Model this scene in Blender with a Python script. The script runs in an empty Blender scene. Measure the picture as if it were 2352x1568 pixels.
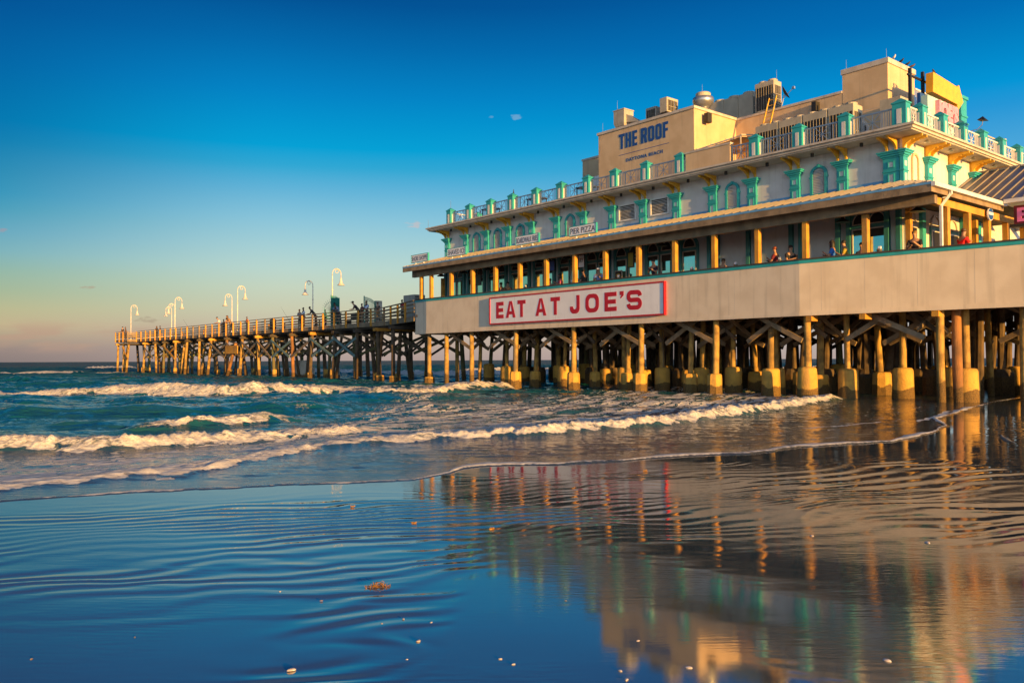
import bpy, bmesh, math, random
import numpy as np
from mathutils import Vector, Matrix
random.seed(7)
sc = bpy.context.scene
C = sc.collection
R = math.radians
# ---------------------------------------------------------------- camera
cam = bpy.data.cameras.new('camera'); co = bpy.data.objects.new('camera', cam); C.objects.link(co)
cam.sensor_width = 36; cam.lens = 36*1921/2351; cam.clip_end = 20000; cam.clip_start = 0.05
EYE = 1.6
co.matrix_world = Matrix.Translation((0, 0, EYE)) @ Matrix.Rotation(R(90+1.268), 4, 'X') @ Matrix.Rotation(R(-0.24), 4, 'Z')
sc.camera = co
# frame of the restaurant: x runs along the front towards the shore, y goes into the building
A = R(39.8)
U = Vector((math.sin(A), -math.cos(A), 0)); V = Vector((math.cos(A), math.sin(A), 0))
O = Vector((11.57, 33.6, 0)); RZ = math.atan2(U.y, U.x)
def W(u, v, z=0): return O + U*u + V*v + Vector((0, 0, z))
# ---------------------------------------------------------------- light
SG, SE = R(7.4), R(4.6)
sd = (U*math.cos(SG) - V*math.sin(SG)); sd.normalize()
sdir = Vector((sd.x*math.cos(SE), sd.y*math.cos(SE), math.sin(SE)))
sl = bpy.data.lights.new('sun', 'SUN'); sl.energy = 5.0; sl.angle = R(0.5); sl.color = (1.0, 0.53, 0.12)
so = bpy.data.objects.new('sun', sl); C.objects.link(so)
so.rotation_euler = sdir.to_track_quat('Z', 'Y').to_euler()
world = bpy.data.worlds.new('World'); sc.world = world; world.use_nodes = True
nt = world.node_tree; nt.nodes.clear()
def N(nt, t, **k):
    n = nt.nodes.new(t)
    for a, b in k.items(): setattr(n, a, b)
    return n
def L(nt, a, b): nt.links.new(a, b)
def srgb(r, g, b):
    f = lambda c: (c/255/12.92) if c/255 <= .04045 else ((c/255+.055)/1.055)**2.4
    return (f(r), f(g), f(b), 1)
def ramp(nt, pts, interp='LINEAR'):
    n = N(nt, 'ShaderNodeValToRGB'); cr = n.color_ramp; cr.interpolation = interp
    while len(cr.elements) > 1: cr.elements.remove(cr.elements[-1])
    cr.elements[0].position = pts[0][0]; cr.elements[0].color = pts[0][1]
    for p, c in pts[1:]:
        e = cr.elements.new(p); e.color = c
    return n
def math_(nt, op, a, b=None, c=None):
    n = N(nt, 'ShaderNodeMath', operation=op)
    for i, x in enumerate((a, b, c)):
        if x is None: continue
        if isinstance(x, (int, float)): n.inputs[i].default_value = x
        else: L(nt, x, n.inputs[i])
    return n.outputs[0]
def mixc(nt, f, a, b, blend='MIX'):
    n = N(nt, 'ShaderNodeMix', data_type='RGBA', blend_type=blend)
    for i, x in ((0, f), (6, a), (7, b)):
        if isinstance(x, (int, float)): n.inputs[i].default_value = x
        elif isinstance(x, tuple): n.inputs[i].default_value = x
        else: L(nt, x, n.inputs[i])
    return n.outputs[2]
def smooth(nt, x, a, b, lo=0., hi=1.):
    n = N(nt, 'ShaderNodeMapRange', interpolation_type='SMOOTHSTEP')
    L(nt, x, n.inputs[0]); n.inputs[1].default_value = a; n.inputs[2].default_value = b
    n.inputs[3].default_value = lo; n.inputs[4].default_value = hi
    return n.outputs[0]
sky = N(nt, 'ShaderNodeTexSky', sky_type='NISHITA', sun_disc=False, sun_elevation=SE,
        sun_rotation=math.atan2(sd.x, sd.y), air_density=1.0, dust_density=1.2, ozone_density=2.5)
tc = N(nt, 'ShaderNodeTexCoord'); sep = N(nt, 'ShaderNodeSeparateXYZ'); L(nt, tc.outputs['Generated'], sep.inputs[0])
zz = math_(nt, 'MAXIMUM', sep.outputs[2], 0.0)
left = ramp(nt, [(0, srgb(132, 120, 118)), (.013, srgb(146, 130, 125)), (.038, srgb(196, 178, 138)), (.054, srgb(186, 184, 140)), (.073, srgb(160, 181, 148)), (.093, srgb(138, 178, 162)), (.113, srgb(112, 172, 184)), (.132, srgb(88, 162, 188)),
                 (.155, srgb(48, 150, 181)), (.171, srgb(6, 140, 180)), (.192, srgb(0, 130, 173)), (.234, srgb(0, 110, 168)), (.288, srgb(0, 94, 158)), (.349, srgb(0, 76, 144)), (.42, srgb(0, 80, 142)), (.5, srgb(0, 82, 138)), (1, srgb(0, 64, 116))])
mid_ = ramp(nt, [(0, srgb(176, 156, 150)), (.03, srgb(198, 178, 160)), (.06, srgb(204, 204, 176)), (.085, srgb(198, 213, 192)), (.107, srgb(186, 215, 207)), (.130, srgb(168, 209, 214)), (.163, srgb(138, 197, 219)), (.196, srgb(98, 180, 217)), (.221, srgb(48, 168, 213)), (.242, srgb(2, 161, 214)),
                 (.269, srgb(0, 148, 207)), (.299, srgb(0, 132, 198)), (.347, srgb(0, 107, 174)), (.392, srgb(0, 82, 149)), (.5, srgb(0, 84, 142)), (1, srgb(0, 64, 116))])
right = ramp(nt, [(0, srgb(186, 166, 160)), (.06, srgb(190, 196, 192)), (.12, srgb(150, 196, 216)), (.20, srgb(84, 172, 220)), (.254, srgb(36, 152, 216)), (.275, srgb(0, 150, 215)),
                  (.316, srgb(0, 128, 195)), (.346, srgb(0, 110, 182)), (.42, srgb(0, 86, 156)), (.6, srgb(0, 66, 128)), (1, srgb(0, 54, 114))])
for r_ in (left, mid_, right): L(nt, zz, r_.inputs[0])
grad = mixc(nt, smooth(nt, sep.outputs[0], -.62, -.24), left.outputs[0], mid_.outputs[0])
grad = mixc(nt, smooth(nt, sep.outputs[0], -.14, .48), grad, right.outputs[0])
# added cool bright lobe round the sun, behind the camera, fills the restaurant front
dp = N(nt, 'ShaderNodeVectorMath', operation='DOT_PRODUCT'); L(nt, tc.outputs['Generated'], dp.inputs[0]); dp.inputs[1].default_value = sdir
glow = smooth(nt, dp.outputs['Value'], -.15, 1.0)
lowf = smooth(nt, zz, .75, 0.0)
gl = math_(nt, 'MULTIPLY', glow, lowf)
grad = mixc(nt, gl, grad, (1.85, 2.10, 2.30, 1))
# cloud bank low on the horizon and a few small pink puffs
mp = N(nt, 'ShaderNodeMapping'); mp.inputs['Scale'].default_value = (7, 7, 38); L(nt, tc.outputs['Generated'], mp.inputs[0])
no = N(nt, 'ShaderNodeTexNoise'); no.inputs['Scale'].default_value = 1.6; no.inputs['Detail'].default_value = 6; L(nt, mp.outputs[0], no.inputs[0])
band = math_(nt, 'MULTIPLY', smooth(nt, zz, .048, .030), smooth(nt, zz, .006, .018))
side = smooth(nt, sep.outputs[0], -.15, -.42)
cl = math_(nt, 'MULTIPLY', math_(nt, 'MULTIPLY', smooth(nt, no.outputs[0], .46, .62), band), side)
grad = mixc(nt, math_(nt, 'MULTIPLY', cl, .6), grad, srgb(190, 156, 134))
def puff(dx, dz, w, h, s, col):
    """small cloud at direction tangents dx (across), dz (up)"""
    global grad
    q = math_(nt, 'DIVIDE', sep.outputs[0], math_(nt, 'MAXIMUM', sep.outputs[1], .01))
    p = math_(nt, 'DIVIDE', sep.outputs[2], math_(nt, 'MAXIMUM', sep.outputs[1], .01))
    a = math_(nt, 'POWER', math_(nt, 'ABSOLUTE', math_(nt, 'DIVIDE', math_(nt, 'SUBTRACT', q, dx), w)), 2.)
    b = math_(nt, 'POWER', math_(nt, 'ABSOLUTE', math_(nt, 'DIVIDE', math_(nt, 'SUBTRACT', p, dz), h)), 2.)
    d = math_(nt, 'ADD', a, b)
    m2 = N(nt, 'ShaderNodeMapping'); m2.inputs['Scale'].default_value = (110, 110, 300); L(nt, tc.outputs['Generated'], m2.inputs[0])
    n2 = N(nt, 'ShaderNodeTexNoise'); n2.inputs['Scale'].default_value = 1.; n2.inputs['Detail'].default_value = 4; L(nt, m2.outputs[0], n2.inputs[0])
    dd = math_(nt, 'ADD', d, math_(nt, 'MULTIPLY', math_(nt, 'SUBTRACT', n2.outputs[0], .5), 6.))
    f = smooth(nt, dd, 1.1, -.2, 0, s)
    grad = mixc(nt, math_(nt, 'MULTIPLY', f, math_(nt, 'GREATER_THAN', sep.outputs[1], 0.)), grad, col)
puff(-.505, .089, .012, .002, .5, srgb(178, 140, 120)); puff(-.115, .162, .011, .0045, .6, srgb(205, 190, 190))
puff(.006, .292, .007, .0028, .32, srgb(170, 200, 215)); puff(-.024, .292, .003, .0016, .25, srgb(160, 195, 210))
puff(-.612, .157, .008, .003, .5, srgb(170, 150, 160)); puff(-.435, .050, .016, .0035, .45, srgb(160, 140, 120)); puff(-.605, .292, .0, .0, 0, (0, 0, 0, 1)) if 0 else None
tint = N(nt, 'ShaderNodeVectorMath', operation='SCALE'); L(nt, sky.outputs[0], tint.inputs[0]); tint.inputs['Scale'].default_value = .10
fin = mixc(nt, .985, tint.outputs[0], grad)
bg = N(nt, 'ShaderNodeBackground'); bg.inputs[1].default_value = 0.5; L(nt, fin, bg.inputs[0])
wo = N(nt, 'ShaderNodeOutputWorld'); L(nt, bg.outputs[0], wo.inputs[0])
vs = sc.view_settings; vs.view_transform = 'Standard'; vs.look = 'None'; vs.exposure = 1.0; vs.gamma = 1
# ---------------------------------------------------------------- materials
MATS = {}
def mat(name, c, rough=.7, c2=None, scale=3., streak=0., bump=0., bscale=40., metal=0., spec=.5, emit=None, planks=None, stain=None):
    if name in MATS: return MATS[name]
    m = bpy.data.materials.new(name); m.use_nodes = True; t = m.node_tree
    b = t.nodes['Principled BSDF']; c = tuple(c)+(1,)
    b.inputs['Roughness'].default_value = rough; b.inputs['Metallic'].default_value = metal
    b.inputs['Specular IOR Level'].default_value = spec
    g = N(t, 'ShaderNodeNewGeometry')
    n = N(t, 'ShaderNodeTexNoise'); n.inputs['Scale'].default_value = scale; n.inputs['Detail'].default_value = 5
    L(t, g.outputs['Position'], n.inputs[0])
    c2 = tuple(c2)+(1,) if c2 else tuple(x*.78 for x in c[:3])+(1,)
    col = mixc(t, smooth(t, n.outputs[0], .35, .68), c, c2)
    if streak:
        mp = N(t, 'ShaderNodeMapping'); mp.inputs['Scale'].default_value = (2.6, 2.6, .16); L(t, g.outputs['Position'], mp.inputs[0])
        s = N(t, 'ShaderNodeTexNoise'); s.inputs['Scale'].default_value = 1.5; s.inputs['Detail'].default_value = 7; L(t, mp.outputs[0], s.inputs[0])
        col = mixc(t, math_(t, 'MULTIPLY', smooth(t, s.outputs[0], .52, .72), streak), col, (.13, .11, .085, 1))
    if stain:
        ng = smooth(t, n.outputs[0], .3, .7, -.1, .1)
        sp = N(t, 'ShaderNodeSeparateXYZ'); L(t, g.outputs['Position'], sp.inputs[0])
        hh = math_(t, 'ADD', sp.outputs[2], ng)
        v = N(t, 'ShaderNodeTexVoronoi'); v.inputs['Scale'].default_value = 26; L(t, g.outputs['Position'], v.inputs[0])
        dk = mixc(t, smooth(t, v.outputs[0], .2, .6), (.010, .007, .004, 1), (.12, .07, .02, 1))
        col = mixc(t, smooth(t, hh, stain+.03, stain-.03, 0, .9), col, dk)
    L(t, col, b.inputs['Base Color'])
    if bump:
        n2 = N(t, 'ShaderNodeTexNoise'); n2.inputs['Scale'].default_value = bscale; n2.inputs['Detail'].default_value = 4
        if planks:
            mp = N(t, 'ShaderNodeMapping'); mp.inputs['Scale'].default_value = planks; L(t, g.outputs['Position'], mp.inputs[0]); L(t, mp.outputs[0], n2.inputs[0])
        else: L(t, g.outputs['Position'], n2.inputs[0])
        bp = N(t, 'ShaderNodeBump'); bp.inputs['Strength'].default_value = bump; bp.inputs['Distance'].default_value = .02
        L(t, n2.outputs[0], bp.inputs['Height']); L(t, bp.outputs[0], b.inputs['Normal'])
    if emit:
        b.inputs['Emission Color'].default_value = tuple(emit[:3])+(1,); b.inputs['Emission Strength'].default_value = emit[3]
    MATS[name] = m; return m
cream = mat('weathered_cream_panel', (.76, .64, .48), .75, (.68, .56, .41), 1.2, streak=.20, bump=.25)
stucco = mat('white_stucco', (.66, .64, .62), .8, (.58, .56, .54), 1.5, streak=.16, bump=.3)
tan = mat('tan_stucco', (.62, .45, .27), .8, (.54, .38, .22), 1.3, streak=.22, bump=.35)
coping = mat('coping_paint', (.56, .50, .42), .6, (.46, .40, .33), 2, streak=.3)
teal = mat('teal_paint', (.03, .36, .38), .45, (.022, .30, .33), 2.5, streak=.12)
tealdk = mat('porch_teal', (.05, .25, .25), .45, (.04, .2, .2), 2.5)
yel = mat('ochre_paint', (.74, .42, .035), .5, (.60, .32, .03), 4)
white = mat('white_paint', (.72, .71, .69), .45, (.6, .59, .57), 3, streak=.1)
woodp = mat('golden_timber', (.62, .30, .035), .7, (.44, .20, .025), 2.2, streak=.35, bump=.5, bscale=6, planks=(8, 8, 1))
wood = mat('weathered_timber', (.30, .215, .13), .8, (.19, .135, .08), 2., streak=.4, bump=.5, bscale=6, planks=(6, 6, 1))
pileshade = mat('shaded_pile', (.13, .085, .045), .85, (.06, .04, .025), 2., streak=.6, bump=.9, bscale=5, planks=(9, 9, .8), stain=.8)  # darker copy of the pile timber, shade under the deck painted into its colour
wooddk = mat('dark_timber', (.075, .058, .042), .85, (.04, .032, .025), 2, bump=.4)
pilem = mat('pile_timber', (.46, .28, .07), .85, (.20, .12, .035), 2.4, streak=.8, bump=.9, bscale=5, planks=(9, 9, .8), stain=.75)
pilered = mat('rusty_pile', (.34, .15, .045), .85, (.16, .08, .035), 1.3, streak=.6, bump=.9, bscale=5, planks=(9, 9, .8), stain=.6)
pilegrn = mat('mossy_pile', (.10, .11, .045), .85, (.17, .12, .05), 1.2, streak=.3, bump=.8, bscale=5, planks=(9, 9, .8), stain=.8)
conc = mat('pile_concrete', (.60, .34, .06), .85, (.44, .25, .05), 2.2, streak=.35, bump=1., bscale=14, stain=.42)
concp = mat('pale_concrete', (.52, .48, .40), .85, (.38, .35, .28), 2.2, streak=.3, bump=.8, bscale=14, stain=.35)
roofm = mat('roof_metal', (.44, .37, .27), .38, (.36, .31, .24), 1.2, metal=.35)
roofb = mat('slate_roof_metal', (.20, .22, .28), .4, (.16, .18, .24), 1.2, metal=.4)
flash = mat('blue_flashing', (.14, .36, .60), .4, (.12, .30, .52), 3)
gutter = mat('gutter_metal', (.52, .52, .52), .45)
glass = mat('window_glass', (.55, .82, .72), .04, (.46, .72, .63), .8, metal=.95)
darkin = mat('dark_opening', (.010, .009, .008), .5)
black = mat('black_metal', (.015, .014, .013), .5)
dark = mat('dark_grille', (.028, .024, .020), .7)
redp = mat('sign_red', (.52, .008, .022), .45, (.44, .008, .02), 5)
signw = mat('sign_white', (.84, .83, .84), .4, (.79, .78, .79), 2, streak=.06)
ink = mat('sign_ink', (.06, .04, .03), .5)
navy = mat('navy_paint', (.008, .065, .27), .55, (.012, .075, .29), 6)
railm = mat('railing_grey', (.42, .44, .47), .5, (.34, .36, .39), 4)
acm = mat('hvac_sheet', (.40, .37, .30), .55, (.32, .29, .24), 2, streak=.25)
acl = mat('hvac_beige', (.46, .40, .29), .55, (.38, .33, .24), 2, streak=.2)
steel = mat('galvanised', (.5, .5, .48), .3, metal=.8)
arrow = mat('arrow_yellow', (.85, .40, .01), .5, (.76, .34, .01), 3)
pink = mat('neon_pink', (.75, .30, .38), .5, (.68, .26, .36), 5)
mint = mat('panel_mint', (.45, .68, .62), .5)
lampw = mat('lamp_white', (.62, .58, .52), .45)
gategreen = mat('gate_green', (.01, .22, .17), .5)
ledge = mat('ledge_cap', (.07, .055, .04), .6)
floorm = mat('deck_boards', (.20, .15, .10), .8, bump=.3)
# ---------------------------------------------------------------- mesh helpers
class MB:
    def __init__(s): s.v = []; s.f = []
    def add(s, vs, fs):
        b = len(s.v); s.v += [tuple(p) for p in vs]; s.f += [tuple(b+i for i in f) for f in fs]; return s
    def box(s, x0, x1, y0, y1, z0, z1):
        x0, x1 = min(x0, x1), max(x0, x1); y0, y1 = min(y0, y1), max(y0, y1); z0, z1 = min(z0, z1), max(z0, z1)
        return s.add([(x0, y0, z0), (x1, y0, z0), (x1, y1, z0), (x0, y1, z0), (x0, y0, z1), (x1, y0, z1), (x1, y1, z1), (x0, y1, z1)],
                     [(0, 3, 2, 1), (4, 5, 6, 7), (0, 1, 5, 4), (1, 2, 6, 5), (2, 3, 7, 6), (3, 0, 4, 7)])
    def bar(s, p, q, w, h=None, up=(0, 0, 1)):
        h = h or w; p = Vector(p); q = Vector(q); d = (q-p).normalized(); up = Vector(up)
        if abs(d.dot(up)) > .98: up = Vector((1, 0, 0))
        a = d.cross(up).normalized()*w/2; b = a.normalized().cross(d)*h/2
        vs = [p-a-b, p+a-b, p+a+b, p-a+b, q-a-b, q+a-b, q+a+b, q-a+b]
        return s.add(vs, [(0, 1, 2, 3), (4, 7, 6, 5), (0, 4, 5, 1), (1, 5, 6, 2), (2, 6, 7, 3), (3, 7, 4, 0)])
    def tube(s, pts, rad, n=8, cap=True):
        pts = [Vector(p) for p in pts]; rad = rad if isinstance(rad, (list, tuple)) else [rad]*len(pts)
        base = len(s.v); prev = None
        for i, p in enumerate(pts):
            d = (pts[min(i+1, len(pts)-1)]-pts[max(i-1, 0)]).normalized()
            if prev is None: a = d.orthogonal().normalized()
            else: a = (prev - d*prev.dot(d)).normalized()
            prev = a; b = d.cross(a)
            for k in range(n):
                t = 2*math.pi*k/n; s.v.append(tuple(p + (a*math.cos(t)+b*math.sin(t))*rad[i]))
        for i in range(len(pts)-1):
            for k in range(n):
                s.f.append((base+i*n+k, base+i*n+(k+1) % n, base+(i+1)*n+(k+1) % n, base+(i+1)*n+k))
        if cap:
            s.f.append(tuple(base+k for k in range(n))[::-1]); s.f.append(tuple(base+(len(pts)-1)*n+k for k in range(n)))
        return s
    def lathe(s, c, prof, n=16, lump=0, axis=None):
        """prof = [(r, z)...] about vertical axis at c"""
        base = len(s.v); c = Vector(c)
        for r, z in prof:
            for k in range(n):
                t = 2*math.pi*k/n; rr = r*(1+random.uniform(-lump, lump))
                s.v.append((c.x+rr*math.cos(t), c.y+rr*math.sin(t), c.z+z))
        for i in range(len(prof)-1):
            for k in range(n): s.f.append((base+i*n+k, base+i*n+(k+1) % n, base+(i+1)*n+(k+1) % n, base+(i+1)*n+k))
        s.f.append(tuple(base+k for k in range(n))[::-1]); s.f.append(tuple(base+(len(prof)-1)*n+k for k in range(n)))
        return s
    def prism(s, poly, y0, y1, plane='xz'):
        """closed outline extruded; plane xz -> along y, yz -> along x, xy -> along z"""
        g = {'xz': lambda a, b, d: (a, d, b), 'yz': lambda a, b, d: (d, a, b), 'xy': lambda a, b, d: (a, b, d)}[plane]
        n = len(poly)
        return s.add([g(a, b, y0) for a, b in poly]+[g(a, b, y1) for a, b in poly],
                     [tuple(range(n)), tuple(range(2*n-1, n-1, -1))]+[(i, i+n, (i+1) % n+n, (i+1) % n) for i in range(n)])
    def ring(s, outer, inner, y0, y1, plane='xz'):
        """frame between two outlines with equal counts"""
        g = {'xz': lambda a, b, d: (a, d, b), 'yz': lambda a, b, d: (d, a, b)}[plane]
        n = len(outer); P = [g(a, b, y0) for a, b in outer]+[g(a, b, y0) for a, b in inner]+[g(a, b, y1) for a, b in outer]+[g(a, b, y1) for a, b in inner]
        f = []
        for i in range(n):
            j = (i+1) % n
            f += [(i, j, n+j, n+i), (2*n+i, 3*n+i, 3*n+j, 2*n+j), (i, 2*n+i, 2*n+j, j), (n+i, n+j, 3*n+j, 3*n+i)]
        return s.add(P, f)
    def build(s, name, m, parent=None, smooth=False, label=None, bevel=0):
        me = bpy.data.meshes.new(name); me.from_pydata(s.v, [], s.f); me.validate()
        bm = bmesh.new(); bm.from_mesh(me); bmesh.ops.recalc_face_normals(bm, faces=bm.faces)
        if bevel:
            bmesh.ops.bevel(bm, geom=bm.edges[:], offset=bevel, segments=1, affect='EDGES')
        bm.to_mesh(me); bm.free()
        if smooth:
            me.polygons.foreach_set('use_smooth', [True]*len(me.polygons))
        me.materials.append(m)
        o = bpy.data.objects.new(name, me); C.objects.link(o)
        if parent: o.parent = parent
        if label: o['label'] = label
        return o
def arch(cx, w, z0, z1, n=10):
    """outline of a round-headed opening"""
    r = w/2; zc = z1-r
    return [(cx-r, z0)]+[(cx+r*math.cos(t), zc+r*math.sin(t)) for t in [math.pi-math.pi*i/n for i in range(n+1)]]+[(cx+r, z0)]
def tag(o, label=None, cat=None, group=None, kind=None):
    if label: o['label'] = label
    if cat: o['category'] = cat
    if group: o['group'] = group
    if kind: o['kind'] = kind
    return o
def thing(name, label, cat, loc=None, rz=None, group=None):
    o = bpy.data.objects.new(name, None); C.objects.link(o); o.empty_display_size = .3
    o.location = loc if loc is not None else O; o.rotation_euler = (0, 0, RZ if rz is None else rz)
    return tag(o, label, cat, group)
def copy_tree(o, parent=None):
    c = o.copy(); C.objects.link(c)
    if parent: c.parent = parent
    for ch in [k for k in C.objects if k.parent == o]: copy_tree(ch, c)
    return c
def text_mesh(name, s, m, parent, origin, size, width=None, ext=.01, bold=0., axis='v', height=None, label=None, shear=0, space=1.):
    """lettering standing in the x-z plane of its parent (facing -y) or, axis='u', in the y-z plane (facing +x)"""
    cu = bpy.data.curves.new('t', 'FONT'); cu.body = s; cu.size = size; cu.extrude = ext; cu.offset = bold; cu.shear = shear
    cu.space_character = space; cu.align_x = 'LEFT'; cu.resolution_u = 3
    to = bpy.data.objects.new('t', cu); C.objects.link(to)
    me = bpy.data.meshes.new_from_object(to.evaluated_get(bpy.context.evaluated_depsgraph_get()))
    bpy.data.objects.remove(to); bpy.data.curves.remove(cu)
    n = len(me.vertices); a = np.empty(n*3); me.vertices.foreach_get('co', a); a = a.reshape(-1, 3)
    a[:, 0] -= a[:, 0].min(); a[:, 1] -= a[:, 1].min()
    if width: a[:, 0] *= width/a[:, 0].max()
    if height: a[:, 1] *= height/a[:, 1].max()
    b = np.empty_like(a)
    if axis == 'v': b[:, 0] = a[:, 0]+origin[0]; b[:, 1] = -a[:, 2]+origin[1]; b[:, 2] = a[:, 1]+origin[2]
    else: b[:, 0] = a[:, 2]+origin[0]; b[:, 1] = a[:, 0]+origin[1]; b[:, 2] = a[:, 1]+origin[2]
    me.vertices.foreach_set('co', b.ravel()); me.name = name
    me.materials.clear(); me.materials.append(m); me.update()
    o = bpy.data.objects.new(name, me); C.objects.link(o)
    if parent: o.parent = parent
    if label: o['label'] = label
    return o

def block_text(name, letters, m_, parent, origin, h, t, label=None):
    """heavy block letters: list of (character, x, width); strokes t thick, height h, facing -y"""
    M_ = [MB()]; ox, oy, oz = origin; k = [0]
    def rect(x0, x1, z0, z1):
        k[0] += 1; M_[0].box(x0, x1, oy-.004-.0004*(k[0] % 4), oy+.008, z0, z1)
    def poly(p):
        k[0] += 1; M_[0].prism(p, oy-.004-.0004*(k[0] % 4), oy+.008)
    def rr(x0, x1, z0, z1, r, n=5):
        o = []
        for cx, cz, a0 in ((x1-r, z1-r, 0), (x0+r, z1-r, 90), (x0+r, z0+r, 180), (x1-r, z0+r, 270)):
            for i in range(n+1): a = R(a0+90*i/n); o.append((cx+r*math.cos(a), cz+r*math.sin(a)))
        return o
    for ch, x, w in letters:
        x += ox; z = oz; hs = t*.92
        if ch in 'EF':
            rect(x, x+t, z, z+h); rect(x+t, x+w, z+h-hs, z+h); rect(x+t, x+w*.94, z+h*.5-hs/2, z+h*.5+hs/2)
            if ch == 'E': rect(x+t, x+w, z, z+hs)
        elif ch == 'T': rect(x, x+w, z+h-hs, z+h); rect(x+w/2-t/2, x+w/2+t/2, z, z+h-hs)
        elif ch == 'H': rect(x, x+t, z, z+h); rect(x+w-t, x+w, z, z+h); rect(x+t, x+w-t, z+h*.5-hs/2, z+h*.5+hs/2)
        elif ch == 'A':
            c = x+w/2; poly([(x, z), (x+t*1.02, z), (c+t*.12, z+h), (c-t*.5, z+h)]); poly([(x+w-t*1.02, z), (x+w, z), (c+t*.5, z+h), (c-t*.12, z+h)]); rect(x+w*.22, x+w*.78, z+h*.20, z+h*.20+hs*.85)
        elif ch == 'J':
            o = rr(x, x+w, z, z+h*1.4, w*.38); i_ = rr(x+t, x+w-t, z+hs, z+h*1.4-hs, w*.2)
            rect(x+w-t, x+w, z+w*.38, z+h)
            po = [q for q in o if q[1] <= z+w*.38+1e-6]; pi = [q for q in i_ if q[1] <= z+hs+w*.2+1e-6]
            po = [(x, z+h*.40)]+po+[(x+w, z+w*.38)]; pi = [(x+t, z+h*.40)]+pi+[(x+w-t, z+w*.38)]
            for a, b, c_, d in zip(po, po[1:], pi, pi[1:]): M_[0].prism([a, b, d, c_], oy-.0046, oy+.008)
        elif ch == 'O':
            r_ = w*.36; M_[0].ring(rr(x, x+w, z, z+h, r_), rr(x+t, x+w-t, z+hs, z+h-hs, max(.02, r_-t*.75)), oy-.004, oy+.008)
        elif ch == 'R':
            rect(x, x+t, z, z+h); zz_ = z+h*.42; o = rr(x+t*.5, x+w, zz_, z+h, w*.28); i_ = rr(x+t, x+w-t, zz_+hs*.8, z+h-hs, w*.08); M_[0].ring(o, i_, oy-.005, oy+.008)
            poly([(x+w*.42, zz_+.01), (x+w-t*.3, zz_+.03), (x+w, z), (x+w-t*1.05, z)])
        elif ch == 'S':
            mid = z+h/2; hh_ = hs/2; r_ = h*.25-hh_*.0
            # centre line of an S as one thick ribbon
            cx0, cx1 = x+t/2, x+w-t/2; pts = []; zc_t = (z+h-hs/2+mid)/2; rt = (z+h-hs/2-mid)/2; zc_b = (z+hs/2+mid)/2
            pts.append((cx1, zc_t+rt*.15))
            for i in range(7): a = R(0+90*i/6); pts.append((cx1-rt+rt*math.cos(a), zc_t+rt*math.sin(a)))
            for i in range(13): a = R(90+180*i/12); pts.append((cx0+rt+rt*math.cos(a), zc_t+rt*math.sin(a)))
            for i in range(13): a = R(90-180*i/12); pts.append((cx1-rt+rt*math.cos(a), zc_b+rt*math.sin(a)))
            for i in range(7): a = R(270-90*i/6); pts.append((cx0+rt+rt*math.cos(a), zc_b+rt*math.sin(a)))
            pts.append((cx0, zc_b-rt*.15))
            L_, Rr = [], []
            for i, q in enumerate(pts):
                a = pts[max(i-1, 0)]; b = pts[min(i+1, len(pts)-1)]; d = Vector((b[0]-a[0], b[1]-a[1])).normalized(); nx, nz = -d.y*t/2, d.x*hs/2
                L_.append((q[0]+nx, q[1]+nz)); Rr.append((q[0]-nx, q[1]-nz))
            for i in range(len(pts)-1): M_[0].prism([L_[i], L_[i+1], Rr[i+1], Rr[i]], oy-.004, oy+.008)
        elif ch == "'":
            poly([(x, z+h), (x+w, z+h), (x+w, z+h*.78), (x+w*.25, z+h*.62), (x+w*.1, z+h*.68), (x+w*.45, z+h*.80), (x, z+h*.80)])
        k_ = M_[0].build('letter', m_, parent); M_[0] = MB()
        if label: k_['label'] = label+' letter '+ch if ch != "'" else label+' apostrophe'
# ================================================================ RESTAURANT (local frame: x along front, y inward, z up)
B = thing('restaurant', 'two storey cream and teal restaurant on the pier with tan roof block and wooden porch', 'restaurant')
WY = 3.0; UL, UR = -28.68, 2.78; VB = 21.
# walls
MB().box(UL, UR, WY, WY+.25, 4.62, 10.42).build('front_wall', stucco, B)
MB().box(UR-.25, UR-.002, WY+.25, VB, 4.62, 10.42).build('side_wall', stucco, B)
MB().box(UL+.002, UL+.25, WY+.25, VB, 4.62, 10.42).build('end_wall', stucco, B)
MB().box(UL+.25, UR-.25, VB-.25, VB, 4.62, 10.42).build('back_wall', stucco, B)
# cornice / terrace slab with stepped moulding
cm = MB()
cm.box(-29.25, 3.68, 1.92, VB+1, 10.42, 10.47)
cm.box(-29.32, 3.76, 1.85, VB+1.1, 10.473, 10.57)
cm.box(-29.42, 3.85, 1.75, VB+1.2, 10.573, 10.66)
cm.build('cornice', coping, B)
PIL = [0.31-2.22*k for k in range(13)]+[-28.47]
def pilaster(u, w=.46, d=.15, z0=8.35, parts=True):
    m = MB(); y = WY
    m.box(u-w/2, u+w/2, y-d, y, z0, 9.66)
    m.box(u-w/2-.03, u+w/2+.03, y-d-.03, y, 9.10, 9.15)
    for i, (e, a, b) in enumerate(((.03, 9.66, 9.72), (.09, 9.722, 9.80), (.15, 9.802, 9.87), (.19, 9.872, 9.93))):
        m.box(u-w/2-e, u+w/2+e, y-d-e, y, a, b)
    o = m.build('pilaster', teal, B)
    for a, b in ((9.30, 9.50), (8.62, 9.0)):
        MB().ring([(u-.13, a-.03), (u+.13, a-.03), (u+.13, b+.03), (u-.13, b+.03)], [(u-.09, a), (u+.09, a), (u+.09, b), (u-.09, b)], y-d-.03, y-d).build('moulding', teal, o)
        MB().box(u-.09, u+.09, y-d-.006, y-d-.001, a, b).build('inset', stucco, o)
    return o
for u in PIL: pilaster(u)
pilaster(2.42, .66, .15)
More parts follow.
